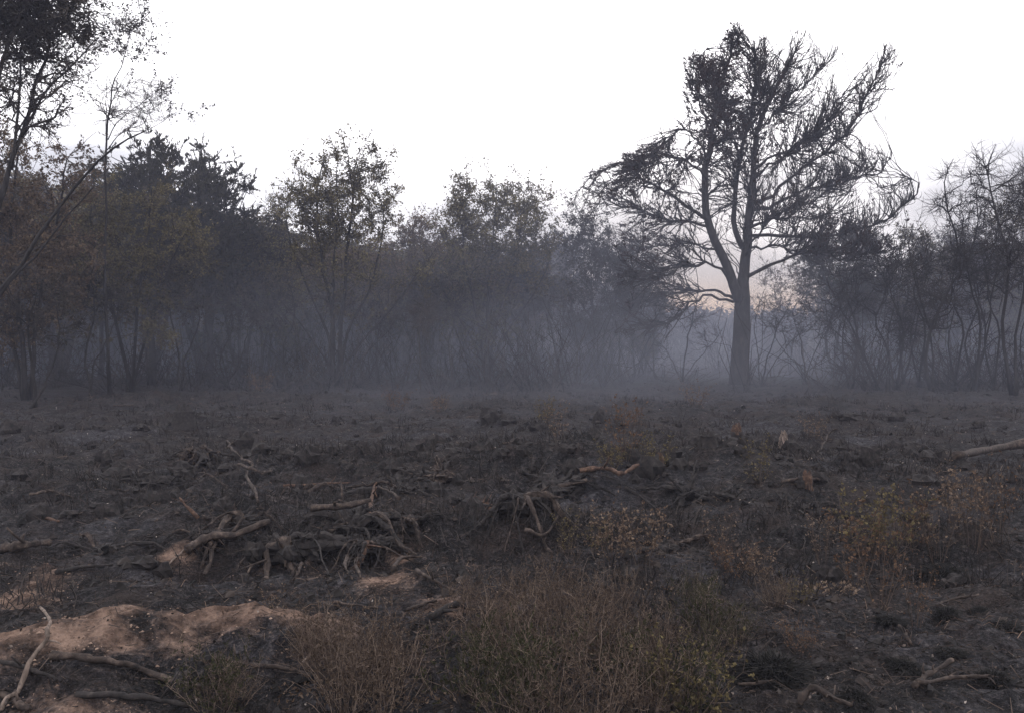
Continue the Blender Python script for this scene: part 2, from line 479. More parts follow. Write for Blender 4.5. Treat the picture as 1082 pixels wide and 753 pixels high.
def in_blobs(blobs, n, rng, shell=0.5):
    wts = np.array([b[2] if len(b) > 2 else b[1][0] * b[1][1] * b[1][2] for b in blobs], float); wts = wts / wts.sum()
    k = rng.choice(len(blobs), n, p=wts)
    v = norm(rng.randn(n, 3)) * (rng.rand(n, 1) ** (1 / (3 + 3 * shell)))
    c = np.array([b[0] for b in blobs], float)[k]; r = np.array([b[1] for b in blobs], float)[k]
    return c + v * r

def build_tree(name, label, cat, group, origin, stems, blobs, seed, n=(30, 220, 1600), tr=0.0045,
               spread=(0.42, 0.20), leaf=None, leaf_n=4000, leaf_size=0.06, leaf_sel=None, bark='char_bark', twig='twig_char',
               up=0.25, curl=None, stem_k=14, stem_part='trunk', wander=0.05, tuft=None, rough=.07, zmin=.35, keep=.55, elong=1.5, droop=0.0, limbs_as=None):
    """stems: list of (points, r0, r1); blobs: list of (centre, radii[, weight])"""
    rng = np.random.RandomState(seed)
    if seed < 30 and leaf and leaf_n:
        leaf_n = int(leaf_n * (1.8 if 13 <= seed <= 21 else 1.3)); leaf_size *= .78; twig = 'twig' if leaf != 'needle' else twig
    og = np.asarray(origin, float)
    root = empty(name, tuple(og), label, cat, group)
    d0_ = abs(og[1]) if og[1] else 40
    SP = []; SR = []
    for k, st in enumerate(stems):
        pts, r0, r1 = st[:3]
        P = resample(pts, stem_k)
        Ls = np.linalg.norm(P[-1] - P[0])
        P[1:] += rng.randn(stem_k - 1, 3) * wander * 0.22 * Ls / 4
        R = r0 + (r1 - r0) * np.linspace(0, 1, stem_k) ** .85
        if pts[0][2] < og[2] + .6:            # a stem that meets the ground flares a little
            R[0] *= 1.35; R[1] *= 1.08
        SP.append(P); SR.append(R)
        part = st[3] if len(st) > 3 else stem_part
        P2 = P[None].copy()
        v, q = tubes(P2, R[None], 10 if r0 > .12 else 6, rng, rough)
        link(part, Acc().add(v, q).mesh(part, og, True), M[bark], root)
    SP = np.array(SP); SR = np.array(SR)
    T1 = in_blobs(blobs, n[0], rng, .6)
    P1, R1, _ = connect(SP, SR, T1, rng, 7, .035, .012, up, curl, .2, keep, wander)
    k = rng.randint(0, len(T1), n[1]); s1 = spread[0]
    T2 = P1[k, rng.randint(3, 7, n[1])] + rng.randn(n[1], 3) * s1
    T2[:, 2] = np.maximum(T2[:, 2], og[2] + zmin)
    P2, R2, _ = connect(P1, R1, T2, rng, 5, .014, .006, up, curl, .25, keep, wander)
    acc = Acc().add(*tubes(P1, R1, 5, rng, .1)).add(*tubes(P2, R2, 3))
    k = rng.randint(0, n[1], n[2])
    kk = rng.randint(1, 5, n[2])
    tn2 = norm(np.gradient(P2, axis=1))[k, kk]
    T3 = P2[k, kk] + (rng.randn(n[2], 3) * .75 + tn2 * .9) * spread[1] * 1.1 + np.array([0, 0, -droop])
    P3, R3, _ = connect(P2, R2, T3, rng, 4 if d0_ < 20 else (3 if d0_ < 25 else 2), .008, tr, up * .7, curl, .2, keep, wander, src=(k, kk))
    acc.add(*tubes(P3, np.maximum(R3, tr), 3))
    link('branches', acc.mesh('branches', og), M[twig], root)
    if leaf and leaf_n:
        k = rng.randint(0, n[2], leaf_n * 2)
        if leaf_sel is not None:
            k = k[leaf_sel(P3[k, -1])]
        k = k[:leaf_n]
        f = rng.rand(len(k), 1) * (P3.shape[1] - 1.001)
        i0 = np.floor(f[:, 0]).astype(int)
        C = P3[k, i0] * (1 - (f - i0[:, None])) + P3[k, i0 + 1] * (f - i0[:, None])
        dr = P3[k, -1] - P3[k, -2]
        if tuft:
            dd = norm(dr) + np.array([0, 0, tuft])
            v, q = leaf_quads(C, leaf_size, rng, elong, dd, .8)
        else:
            C = C + rng.randn(len(C), 3) * leaf_size * .7
            v, q = leaf_quads(C, leaf_size, rng, elong, norm(dr) * .5 + np.array([0, 0, -.3]), 1.4)
        link('foliage', Acc().add(v, q).mesh('foliage', og), M[leaf], root)
    return root

def gbase(px, d):
    x = (px - CX) / F * d
    return np.array([x, d, H(x, d) - 0.03])

def ptree(name, label, cat, group, px, d, stems, blobs, seed, depth=1.0, **kw):
    """a tree whose stems and crown clumps are read off the photograph, set at its own distance with real depth"""
    rng = np.random.RandomState(seed + 500)
    og = gbase(px, d)
    st = []
    for s in stems:
        pts = s[0]; r0, r1 = s[1], s[2]
        out_ = []
        off = 0.0; dv = (s[3] if len(s) > 3 else rng.randn() * .28 * depth)
        for j, p in enumerate(pts):
            if p == 'b':
                out_.append(og + np.array([rng.randn() * .06 if j == 0 else 0, rng.randn() * .1, 0])); last = 0; continue
            w_ = wp(p[0], p[1], d)
            off = dv * (w_[2] - og[2]) * .35 + (rng.randn() * .10 * depth if j else 0)
            if not (isinstance(pts[0], str)): off = dv * j
            w_ = wp(p[0], p[1], d + off)
            out_.append(w_)
        st.append((out_, r0 * .82, r1))
    bl = []
    for b in blobs:
        c = wp(b[0], b[1], d); rx = b[2] * d / F; rz = b[3] * d / F
        wgt = b[4] if len(b) > 4 else 1.0
        bl.append((c + np.array([0, rng.randn() * .2, 0]), (rx, max(rx, rz) * .85 * depth, rz), wgt * b[2] * b[3]))
    return build_tree(name, label, cat, group, og, st, bl, seed, **kw)

# ------------------------------------------------------------------ the big pine
def pine():
    rng = np.random.RandomState(42)
    d = 30.0
    og = gbase(782, d)
    root = empty('scorched_pine', tuple(og), 'tallest tree of the scene, a burnt pine with thick trunk and upswept limbs', 'pine tree')
    def pts(l, dv, d0=0.0):
        n_ = len(l); return [wp(p[0], p[1], d + d0 + dv * (k / (n_ - 1)) ** 1.2) for k, p in enumerate(l)]
    b0 = og.copy(); b0[2] -= .1
    main = [b0] + pts([(782, 360), (784, 320), (786, 296), (790, 254), (795, 200), (799, 147), (812, 108), (827, 82), (840, 58)], .5)
    left = pts([(781, 318), (774, 296), (759, 259), (746, 222), (748, 169), (754, 126), (764, 84), (771, 62), (776, 45)], -1.1, -.05)
    mid = pts([(785, 262), (776, 240), (778, 200), (782, 165), (790, 130), (797, 95), (805, 60)], 1.2, .05)
    ST = [(main, .40, .03, 26, 'trunk'), (left, .185, .022, 20, 'limb'), (mid, .10, .02, 16, 'limb')]
    LM = [  # traced limbs: points, depth swing, start depth, radius
        ([(797, 216), (820, 204), (839, 185), (876, 158), (903, 125), (922, 90), (932, 70)], -1.5, 0, .095),
        ([(796, 222), (815, 218), (839, 206), (876, 195), (913, 186), (938, 178), (943, 160)], 1.0, 0, .085),
        ([(789, 293), (812, 281), (839, 272), (876, 267), (919, 270), (955, 284)], -2.2, 0, .09),
        ([(790, 250), (812, 248), (845, 250), (892, 246), (930, 234), (962, 216), (970, 196), (957, 186)], -1.2, 0, .09),
        ([(799, 142), (815, 125), (832, 105), (855, 85), (876, 66)], 1.4, 0, .06),
        ([(797, 179), (815, 168), (836, 158), (865, 137), (890, 108), (905, 92)], 2.2, 0, .07),
        ([(796, 190), (820, 172), (850, 150), (880, 118), (898, 85)], -2.6, 0, .06),
        ([(794, 240), (820, 228), (850, 214), (880, 200), (906, 184)], 2.4, 0, .07),
        ([(746, 232), (717, 211), (690, 195), (664, 176), (634, 180), (612, 203)], -1.6, -.4, .085),
        ([(752, 240), (730, 236), (704, 232), (672, 222), (645, 208)], 1.5, -.4, .075),
        ([(776, 306), (757, 282), (726, 279), (695, 290), (664, 290)], -2.2, 0, .08),
        ([(775, 315), (758, 308), (729, 306), (692, 316), (660, 330)], 1.6, 0, .07),
        ([(775, 319), (752, 313), (730, 320), (706, 339), (672, 350), (648, 352)], -2.9, 0, .07),
        ([(749, 169), (736, 150), (722, 140), (704, 146), (690, 160)], .9, -.8, .05),
        ([(751, 140), (742, 115), (730, 88), (724, 66)], -.9, -.9, .05),
        ([(748, 190), (728, 172), (706, 165), (684, 172), (668, 190)], -2.0, -.7, .055),
        ([(756, 118), (748, 95), (742, 70), (745, 50)], 1.0, -1.0, .04),
        ([(782, 165), (770, 140), (762, 110), (760, 85)], 1.9, .8, .04),
        ([(800, 140), (803, 110), (800, 75), (790, 45)], -1.6, .3, .045),
        ([(790, 262), (806, 262), (830, 262), (860, 276), (885, 290)], 2.6, 0, .06),
        ([(788, 270), (800, 250), (815, 232), (842, 232), (880, 226)], -3.2, 0, .06),
        ([(764, 268), (745, 262), (720, 258), (690, 262), (668, 270)], 3.0, -.3, .06),
    ]
    SP = []; SR = []
    for ptsl, r0, r1, K, part in ST:
        P = resample(ptsl, K); P[2:] += rng.randn(K - 2, 3) * .035
        R = r0 + (r1 - r0) * np.linspace(0, 1, K) ** .95
        if part == 'trunk':
            R = np.interp(np.linspace(0, 1, K), [0, .035, .10, .26, .33, .6, 1], [.37, .315, .290, .25, .19, .095, .022])
        v, q = tubes(P[None], R[None], 14, rng, .045)
        link(part, Acc().add(v, q).mesh(part, og, True), M['pine_bark'], root)
        SP.append(resample(P, 16)); SR.append(np.interp(np.linspace(0, 1, 16), np.linspace(0, 1, K), R))
    for ptsl, dv, d0, r0 in LM:
        P = resample(pts(ptsl, dv, d0), 16); P[2:] += rng.randn(14, 3) * .05
        r0 = r0 * .82
        R = r0 + (.014 - r0) * np.linspace(0, 1, 16) ** .7
        v, q = tubes(P[None], R[None], 8, rng, .07)
        link('limb', Acc().add(v, q).mesh('limb', og, True), M['pine_bark'], root)
        SP.append(P); SR.append(R)
    # side branches: swept upward and to the right, tips curling back
    SPa = np.array(SP); SRa = np.array(SR); nb = len(SPa)
    ln = np.linalg.norm(np.diff(SPa, axis=1), axis=2).sum(1)
    cnt = np.maximum((ln * 5.5).astype(int), 6)
    cnt[0] = 30
    T = []
    for b_ in range(nb):
        k = rng.randint(5 if b_ > 2 else 8, 16, cnt[b_])
        p = SPa[b_, k]; tn = norm(np.gradient(SPa[b_], axis=0))[k]
        right = p[:, 0:1] > og[0] + .1
        side = rng.randn(cnt[b_], 3) * np.array([.42, .62, .36])
        L_ = .25 + .6 * rng.rand(cnt[b_], 1)
        drift = np.where(right, np.array([[.30, 0, .50]]), np.array([[-.12, 0, .28]]))
        T.append(p + L_ * (tn * .75 + side + drift))
    T = np.concatenate(T)
    bl = [((wp(a_, b_, d + e_)), (rx_ * d / F, 1.5, rz_ * d / F), rx_ * rz_) for a_, b_, rx_, rz_, e_ in
          ((768, 160, 22, 50, 0), (772, 150, 20, 50, .8), (775, 225, 24, 28, .3), (835, 235, 50, 18, .8), (728, 215, 26, 20, -.6), (745, 262, 26, 18, .5), (752, 105, 26, 62, -.9), (775, 75, 22, 34, 0), (800, 130, 42, 70, 0), (835, 95, 26, 44, .5), (845, 150, 44, 48, 0), (880, 165, 44, 34, -.4), (905, 120, 22, 44, -.5), (915, 185, 30, 22, 0),
           (690, 190, 46, 26, -1.2), (642, 190, 34, 20, -1.6), (722, 160, 30, 26, -.8), (945, 205, 22, 18, -.8), (860, 232, 70, 20, 0), (800, 200, 60, 30, 0), (905, 262, 50, 18, -1.5), (700, 240, 50, 26, 0), (700, 285, 44, 20, -.5))]
    Tb = in_blobs(bl, 820, rng, .2)
    T = np.concatenate([T, Tb])
    rgt = (T[:, 0] > og[0]).astype(float)[:, None]
    curl = rgt * np.array([[.05, 0, .75]]) + (1 - rgt) * np.array([[-.45, 0, -.25]])
    P1, R1, _ = connect(SPa, SRa, T, rng, 9, .028, .011, .15, curl, .25, .65, .03)
    OUT = np.array([(806, 279), (868, 272), (935, 288), (985, 296), (990, 262), (955, 240), (972, 224), (976, 195), (957, 180), (935, 188), (905, 200), (903, 190), (935, 180), (943, 162), (929, 146), (908, 150), (914, 136), (934, 120),
                    (953, 89), (951, 58), (935, 42), (919, 56), (908, 80), (888, 108), (880, 86), (889, 62), (882, 46), (862, 50), (851, 26), (834, 34), (823, 50), (815, 56), (809, 30), (795, 46), (788, 36), (777, 22), (765, 34),
                    (756, 58), (742, 62), (731, 56), (719, 70), (722, 92), (717, 128), (703, 130), (684, 150), (660, 158), (652, 175), (633, 170), (612, 192), (598, 224), (622, 236), (650, 270), (646, 302), (655, 358), (697, 366),
                    (745, 337), (770, 322), (785, 400), (800, 400)], float)
    def inside(p, m=0):
        u_ = CX + p[:, 0] / p[:, 1] * F + 2.5 * rng.randn(len(p)); v_ = 357 - (p[:, 2] - CAM_Z) / p[:, 1] * F + 2.5 * rng.randn(len(p))
        c_ = np.zeros(len(p), bool); x1, y1 = OUT[-1]
        for x2, y2 in OUT:
            c_ ^= ((y1 > v_) != (y2 > v_)) & (u_ < (x2 - x1) * (v_ - y1) / (y2 - y1 + 1e-9) + x1)
            x1, y1 = x2, y2
        return c_
    ok = inside(P1[:, -1], 4) & (np.linalg.norm(P1[:, -1] - P1[:, 0], axis=1) < 1.7); P1, R1 = P1[ok], R1[ok]
    def shoots(Pp, Rp, n_, lmin, lmax, sd, K, ra, rb, k0):
        """long fine shoots that leave their parent at a narrow angle and sweep with the wind"""
        B_, K_ = Rp.shape
        k = rng.randint(0, B_, n_); kk = rng.randint(k0, K_, n_)
        p0 = Pp[k, kk]; tn = norm(np.gradient(Pp, axis=1))[k, kk]
        side = (p0[:, 0:1] > og[0] + .2).astype(float)
        wind = side * np.array([[.16, 0, .42]]) + (1 - side) * np.array([[-.12, 0, .12]])
        dv = norm(tn + rng.randn(n_, 3) * sd + wind * .5)
        L_ = lmin + (lmax - lmin) * rng.rand(n_, 1) ** 1.5
        far = np.clip((p0[:, 0:1] - og[0] - 2.2) / 2.5, 0, 1)
        curl = side * (np.array([[.05, 0, .75]]) + far * np.array([[-1.1, 0, .35]])) + (1 - side) * np.array([[-.18, 0, -.12]])
        T_ = p0 + dv * L_ + curl * L_ * .22
        return connect(Pp, Rp, T_, rng, K, ra, rb, 0, curl * .8, .2, .8, .018, src=(k, kk))[:2]
    Pb, Rb = shoots(SPa, SRa, 760, .55, 1.7, .42, 9, .026, .011, 5)
    ok = inside(Pb[:, -1], 4); P1 = np.concatenate([P1, Pb[ok]]); R1 = np.concatenate([R1, Rb[ok]])
    P2, R2 = shoots(P1, R1, 5200, .22, .95, .33, 6, .012, .007, 3)
    P2b, R2b = shoots(SPa, SRa, 1100, .3, .9, .4, 6, .014, .008, 6)
    P2 = np.concatenate([P2, P2b]); R2 = np.concatenate([R2, R2b])
    ok = inside(P2[:, -1], 0); P2, R2 = P2[ok], R2[ok]
    P3, R3 = shoots(P2, R2, 13500, .10, .45, .32, 4, .0075, .005, 2)
    ok = inside(P3[:, -1], -6); P3, R3 = P3[ok], R3[ok]
    acc = Acc().add(*tubes(P1, R1, 5)).add(*tubes(P2, R2, 3)).add(*tubes(P3, np.maximum(R3, .005), 3))
    link('branches', acc.mesh('branches', og), M['twig_char'], root)
    # burnt needles: thick in the upper left and along the left side, thin elsewhere
    tip = P3[:, -1]
    u = CX + tip[:, 0] / tip[:, 1] * F; vv = CY - (tip[:, 2] - CAM_Z) / tip[:, 1] * F - 19.5
    wgt = .03 + 1.3 * np.exp(-((u - 750) / 26) ** 2 - ((vv - 110) / 62) ** 2) + .55 * np.exp(-((u - 680) / 45) ** 2 - ((vv - 195) / 38) ** 2) \
        + .35 * np.exp(-((u - 800) / 34) ** 2 - ((vv - 140) / 70) ** 2) + .7 * np.exp(-((u - 900) / 50) ** 2 - ((vv - 262) / 26) ** 2) + .25 * np.exp(-((u - 690) / 60) ** 2 - ((vv - 260) / 40) ** 2)
    sel = np.where(rng.rand(len(tip)) < wgt)[0]
    k = np.repeat(sel, 7)
    f = rng.rand(len(k), 1)
    C = P3[k, 1] * (1 - f) + P3[k, 3] * f
    v, q = leaf_quads(C, .034, rng, 3.4, norm(P3[k, 3] - P3[k, 1]) + np.array([0, 0, .1]), .8)
    link('foliage', Acc().add(v, q).mesh('foliage', og), M['needle_burnt'], root)
pine()

# ------------------------------------------------------------------ front row of the wood, tree by tree
GW = 'trees along the front edge of the burnt wood'
ptree('leaning_willow', 'nearest leafy tree at the far left, its bowed stems rising over the whole wood', 'tree', None, -45, 17,
      [(['b', (-20, 345), (25, 275), (75, 205), (110, 165), (152, 137)], .07, .012, -.6),
       (['b', (-14, 260), (18, 160), (45, 70), (72, -10)], .085, .02, .1),
       (['b', (-38, 210), (-8, 110), (15, 20), (28, -60)], .09, .02, .4),
       (['b', (-10, 330), (45, 262), (100, 196)], .045, .012, -1.0),
       (['b', (-5, 220), (30, 130), (66, 78), (100, 42)], .06, .012, .5),
       ([(12, 180), (20, 110), (22, 50), (30, 0)], .035, .012, .15)],
      [(45, 0, 58, 34, 2.6), (85, 18, 20, 26, 2.2), (15, 75, 55, 38, .8), (62, 110, 46, 22, .9), (0, 20, 40, 60, 1.3), (82, 58, 24, 18, .9)], 11,
      n=(90, 760, 4600), leaf='leaf_dark', leaf_n=12500, leaf_sel=lambda p: (p[:, 2] > 7.1) | (np.random.RandomState(2).rand(len(p)) < .5), leaf_size=.042, tr=.004, spread=(.30, .16), depth=1.1, up=.3)
ptree('slender_birch', 'slender half-bare birch with a small leafy top standing up above the dark pines', 'tree', None, 116, 24,
      [(['b', (112, 300), (110, 210), (113, 140), (119, 98), (128, 74), (139, 34)], .06, .010, .1),
       ([(112, 170), (112, 120), (113, 78)], .018, .006, .1), ([(114, 148), (125, 128), (146, 112), (172, 92)], .020, .006, -.1),
       ([(112, 160), (130, 140), (155, 138), (188, 118)], .02, .006, .1), ([(117, 110), (127, 90), (147, 58)], .016, .006, .1)],
      [(143, 22, 20, 12, 1.3), (120, 26, 12, 18, 1.2), (126, 50, 14, 16, .9), (188, 122, 20, 10, 1.2), (168, 95, 18, 9, .9), (140, 108, 30, 26, .9)], 12,
      n=(34, 220, 1300), leaf='leaf_dark', leaf_n=1500, leaf_size=.055, spread=(.26, .16), leaf_sel=lambda p: (p[:, 2] > 8.9) | (p[:, 0] > -9.3), stem_part='trunk')
ptree('willow_tree', 'rounded reddish-brown crown at the left edge under the nearest tree', 'tree', GW, 28, 23,
      [(['b', (20, 330), (10, 240), (20, 160)], .09, .02), (['b', (40, 330), (60, 240), (70, 170)], .08, .02), (['b', (5, 330), (-20, 260), (-30, 200)], .07, .02)],
      [(35, 178, 46, 38, 1.3), (-10, 190, 40, 45), (25, 240, 60, 45), (50, 290, 55, 45, 1.0), (0, 330, 40, 30, .6)], 13,
      n=(60, 420, 2600), leaf='leaf_brown', leaf_n=19000, leaf_size=.055)
ptree('dark_pine', 'dense dark pine with upright shoots behind the slender birch', 'pine tree', GW, 160, 30,
      [(['b', (160, 300), (158, 200), (160, 148)], .15, .03)],
      [(160, 178, 22, 34, 1.3), (130, 195, 30, 32), (185, 200, 26, 38), (155, 250, 58, 42, 1.1), (110, 200, 22, 30)], 14,
      n=(120, 620, 2600), leaf='needle', leaf_n=26000, leaf_size=.045, elong=3.2, tuft=.9, up=.7, spread=(.34, .17))
ptree('dark_pine', 'dense dark pine whose stepped right shoulder drops to the bright sky', 'pine tree', GW, 222, 32,
      [(['b', (222, 300), (220, 200), (212, 152)], .15, .03)],
      [(208, 175, 18, 26, 1.3), (228, 200, 28, 34, 1.3), (252, 196, 16, 24, 1.2), (258, 222, 14, 30, 1.0), (215, 255, 50, 42, 1.1), (262, 250, 20, 30, .6)], 15,
      n=(120, 620, 2600), leaf='needle', leaf_n=25000, leaf_size=.045, elong=3.2, tuft=.9, up=.7, spread=(.32, .16))
ptree('willow_tree', 'pale olive leafy crown in front of the two dark pines', 'tree', GW, 138, 26,
      [(['b', (120, 330), (100, 260), (95, 210)], .07, .015), (['b', (145, 330), (155, 260), (160, 200)], .07, .015), (['b', (160, 340), (180, 280), (200, 240)], .06, .015)],
      [(110, 225, 42, 34), (158, 218, 32, 34, 1.2), (185, 262, 34, 34), (120, 290, 64, 42, 1.2), (60, 280, 44, 44, .9), (180, 320, 40, 30, .7)], 16,
      n=(60, 420, 2600), leaf='leaf_olive', leaf_n=16000, leaf_size=.058)
ptree('willow_tree', 'low olive bushy tree between the dark pine and the tall airy tree', 'tree', GW, 278, 33,
      [(['b', (275, 330), (265, 280), (262, 245)], .06, .015), (['b', (285, 330), (295, 270), (305, 225)], .06, .012), (['b', (290, 340), (315, 290), (322, 250)], .05, .012)],
      [(262, 262, 26, 26), (290, 275, 30, 30), (318, 250, 16, 26, .5), (280, 310, 50, 38, 1.1), (240, 300, 36, 34, .8), (300, 225, 14, 24, .25)], 17,
      n=(50, 360, 2100), leaf='leaf_olive', leaf_n=9000, leaf_size=.060, leaf_sel=lambda p: p[:, 2] < 6.6)
ptree('airy_sallow', 'tall airy many-stemmed tree with a rounded see-through crown left of centre', 'tree', GW, 354, 29,
      [(['b', (345, 350), (318, 290), (303, 240), (300, 215)], .075, .012), (['b', (350, 330), (338, 260), (335, 200), (342, 168)], .10, .014),
       (['b', (362, 330), (368, 260), (374, 210), (368, 170)], .10, .014), (['b', (368, 350), (392, 300), (405, 240), (398, 195)], .075, .012),
       (['b', (375, 370), (415, 325), (440, 290), (462, 262)], .06, .010), (['b', (338, 370), (312, 335), (280, 300)], .05, .01),
       (['b', (352, 300), (356, 230), (356, 180)], .07, .012)],
      [(338, 190, 26, 26, 1.5), (378, 184, 24, 24, 1.6), (360, 172, 18, 14, 1.4), (322, 218, 18, 22, 1.1), (390, 222, 20, 28, 1.2), (355, 232, 46, 30, .9), (352, 285, 66, 40, .9), (440, 285, 28, 24, .3)], 18,
      n=(80, 520, 3400), leaf='leaf_olive', leaf_n=11500, leaf_size=.062, up=.5, leaf_sel=lambda p: (p[:, 2] > 5.0) | (np.random.RandomState(1).rand(len(p)) < .7))
ptree('small_sallow', 'small brownish leafy tree just right of the airy one', 'tree', GW, 446, 35,
      [(['b', (440, 330), (435, 280), (436, 240)], .06, .012), (['b', (452, 330), (462, 280), (470, 250)], .06, .012), (['b', (430, 345), (415, 300)], .05, .012)],
      [(436, 245, 18, 16, 1.2), (455, 262, 26, 24), (425, 270, 22, 24, .8), (450, 310, 48, 36, .8)], 19,
      n=(46, 330, 2100), leaf='leaf_brown', leaf_n=8500, leaf_size=.068)
ptree('broad_sallow', 'broad flat-topped leafy tree near the middle with a tight bundle of stems', 'tree', GW, 516, 32,
      [(['b', (505, 340), (490, 270), (488, 210)], .08, .014), (['b', (515, 330), (520, 260), (525, 200)], .09, .014), (['b', (525, 340), (548, 270), (560, 215)], .08, .014),
       (['b', (530, 360), (570, 300), (585, 255)], .06, .012), (['b', (500, 360), (470, 310), (466, 270)], .06, .012)],
      [(498, 212, 20, 22, 1.3), (538, 210, 26, 20, 1.5), (565, 228, 20, 20, 1.1), (488, 245, 22, 26, 1.1), (530, 250, 52, 30, 1.2), (525, 310, 66, 40, .9)], 20,
      n=(80, 520, 3200), leaf='leaf_olive', leaf_n=17000, leaf_size=.064)
ptree('crooked_sallow', 'dark tree with a thin straight stem just left of the big pine', 'tree', GW, 626, 33,
      [(['b', (627, 340), (625, 280), (628, 235)], .07, .012), (['b', (608, 350), (604, 300), (612, 250)], .05, .012), (['b', (640, 350), (655, 300), (660, 262)], .06, .012)],
      [(622, 255, 26, 24, 1.1), (650, 268, 28, 26, 1.2), (600, 265, 14, 26, .7), (636, 310, 50, 36, .9), (615, 228, 14, 14, .5)], 21,
      n=(60, 440, 3000), leaf='leaf_dark', leaf_n=10000, leaf_size=.055)
ptree('crooked_sallow', 'smoke-blurred tree under the left limbs of the big pine', 'tree', GW, 672, 36,
      [(['b', (668, 350), (674, 310), (682, 270)], .06, .012), (['b', (685, 360), (700, 330), (700, 300)], .05, .01)],
      [(668, 285, 26, 24, 1.1), (690, 300, 18, 20, .8), (660, 330, 40, 30, .8)], 22,
      n=(46, 330, 2300), leaf='leaf_dark', leaf_n=6500, leaf_size=.06)
ptree('bushy_pine', 'dark bushy crown directly right of the big pine, filling the sky under its long limb', 'tree', GW, 884, 35,
      [(['b', (872, 360), (882, 320), (866, 270)], .09, .02), (['b', (888, 340), (892, 280), (900, 245)], .09, .02)],
      [(858, 258, 24, 18, 1.1), (892, 248, 26, 18, 1.3), (925, 262, 24, 20, 1.1), (890, 285, 50, 22, 1.1), (925, 300, 26, 16, .7)], 23,
      n=(60, 440, 2600), leaf='needle', leaf_n=14000, leaf_size=.05, elong=2.8, tuft=.5, up=.4)
ptree('sparse_sapling', 'thin sapling with rust-coloured leaves showing in the bright gap right of the pine', 'tree', GW, 834, 37,
      [(['b', (838, 360), (852, 320), (848, 270)], .035, .008), (['b', (828, 350), (818, 310), (826, 280)], .03, .008)],
      [(850, 292, 22, 20), (822, 300, 18, 20, .8)], 24, n=(22, 150, 900), leaf='leaf_brown', leaf_n=1600, leaf_size=.06)
for k, (px_, d_, stems_, bl_, lab_) in enumerate([
    (985, 25, [(['b', (978, 372), (1000, 312), (1016, 280), (1006, 232), (998, 196), (1006, 168)], .07, .010), (['b', (985, 360), (968, 300), (960, 262), (966, 235)], .045, .009)],
     [(1002, 205, 20, 30), (1018, 250, 26, 30, .7), (970, 260, 22, 26, .6), (1000, 310, 44, 44, .4)], 'bare crooked tree with kinked black stem, second from the right edge'),
    (1067, 24, [(['b', (1060, 350), (1066, 280), (1052, 225), (1044, 180), (1052, 152)], .075, .010), (['b', (1074, 350), (1088, 270), (1080, 190)], .06, .010)],
     [(1048, 185, 20, 30, 1.1), (1070, 195, 16, 34), (1060, 260, 36, 44, .6)], 'bare burnt tree at the right edge whose twiggy top reaches highest there'),
    (925, 28, [(['b', (938, 372), (925, 340), (937, 305), (926, 270)], .045, .010), (['b', (915, 380), (900, 345), (886, 320), (900, 285)], .05, .010), (['b', (905, 375), (885, 352), (862, 335)], .035, .010)],
     [(930, 290, 20, 26), (900, 310, 30, 30), (870, 320, 22, 20, .6)], 'bare black thicket of wavy stems midway between big pine and right edge'),
    (1030, 29, [(['b', (1020, 360), (1035, 320), (1026, 280), (1032, 250)], .05, .010), (['b', (1042, 350), (1030, 300), (1048, 265)], .045, .010)],
     [(1030, 270, 28, 34), (1040, 330, 30, 40, .5)], 'bare wavy-stemmed tree between the two bare trees at the right edge'),
    (1030, 26, [(['b', (1036, 340), (1022, 290), (1034, 235), (1028, 190)], .05, .008), (['b', (1044, 350), (1052, 290), (1078, 220), (1080, 175)], .045, .008)],
     [(1030, 215, 12, 28), (1078, 200, 14, 30), (1040, 270, 26, 40, .6)], 'slim bare tree with two straight tops between the tallest twiggy trees at the right'),
    (958, 31, [(['b', (950, 350), (960, 310), (948, 270)], .05, .010), (['b', (968, 350), (976, 290), (985, 250)], .05, .010)],
     [(955, 275, 22, 24), (978, 275, 20, 26), (965, 330, 30, 40, .5)], 'bare twin-stemmed tree just left of the kinked black tree'),
]):
    ptree('bare_tree', lab_, 'tree', GW, px_, d_, stems_, bl_, 30 + k, n=(34, 210, 1400), tr=.0032, up=1.7, leaf=None, spread=(.24, .19), wander=.05)
for k, (px_, d_, ty, lab_) in enumerate([(948, 27, 262, 'slim bare stem rising beside the thicket, right of the bushy crown'), (972, 28, 250, 'slim bare stem crossing behind the kinked bare tree'),
                                         (1012, 27, 215, 'slim bare tree just right of the kinked bare tree'), (1050, 26.5, 205, 'slim bare stem close left of the tallest twiggy tree'),
                                         (1088, 26, 190, 'slim bare tree cut by the right edge'), (900, 29, 290, 'slim bare stem in the thicket under the bushy crown')]):
    ptree('bare_tree', lab_, 'tree', GW, px_, d_, [(['b', (px_ + 6, 350), (px_ - 7, 310), (px_ + 5, ty + 30), (px_ + 2, ty)], .045, .008), (['b', (px_ - 10, 360), (px_ - 3, 320), (px_ - 14, ty + 60)], .035, .008)],
          [(px_ + 2, ty + 22, 11, 26), (px_ - 8, ty + 70, 16, 36, .8)], 90 + k, n=(20, 120, 760), tr=.004, up=1.6, leaf=None, spread=(.2, .17), wander=.05)
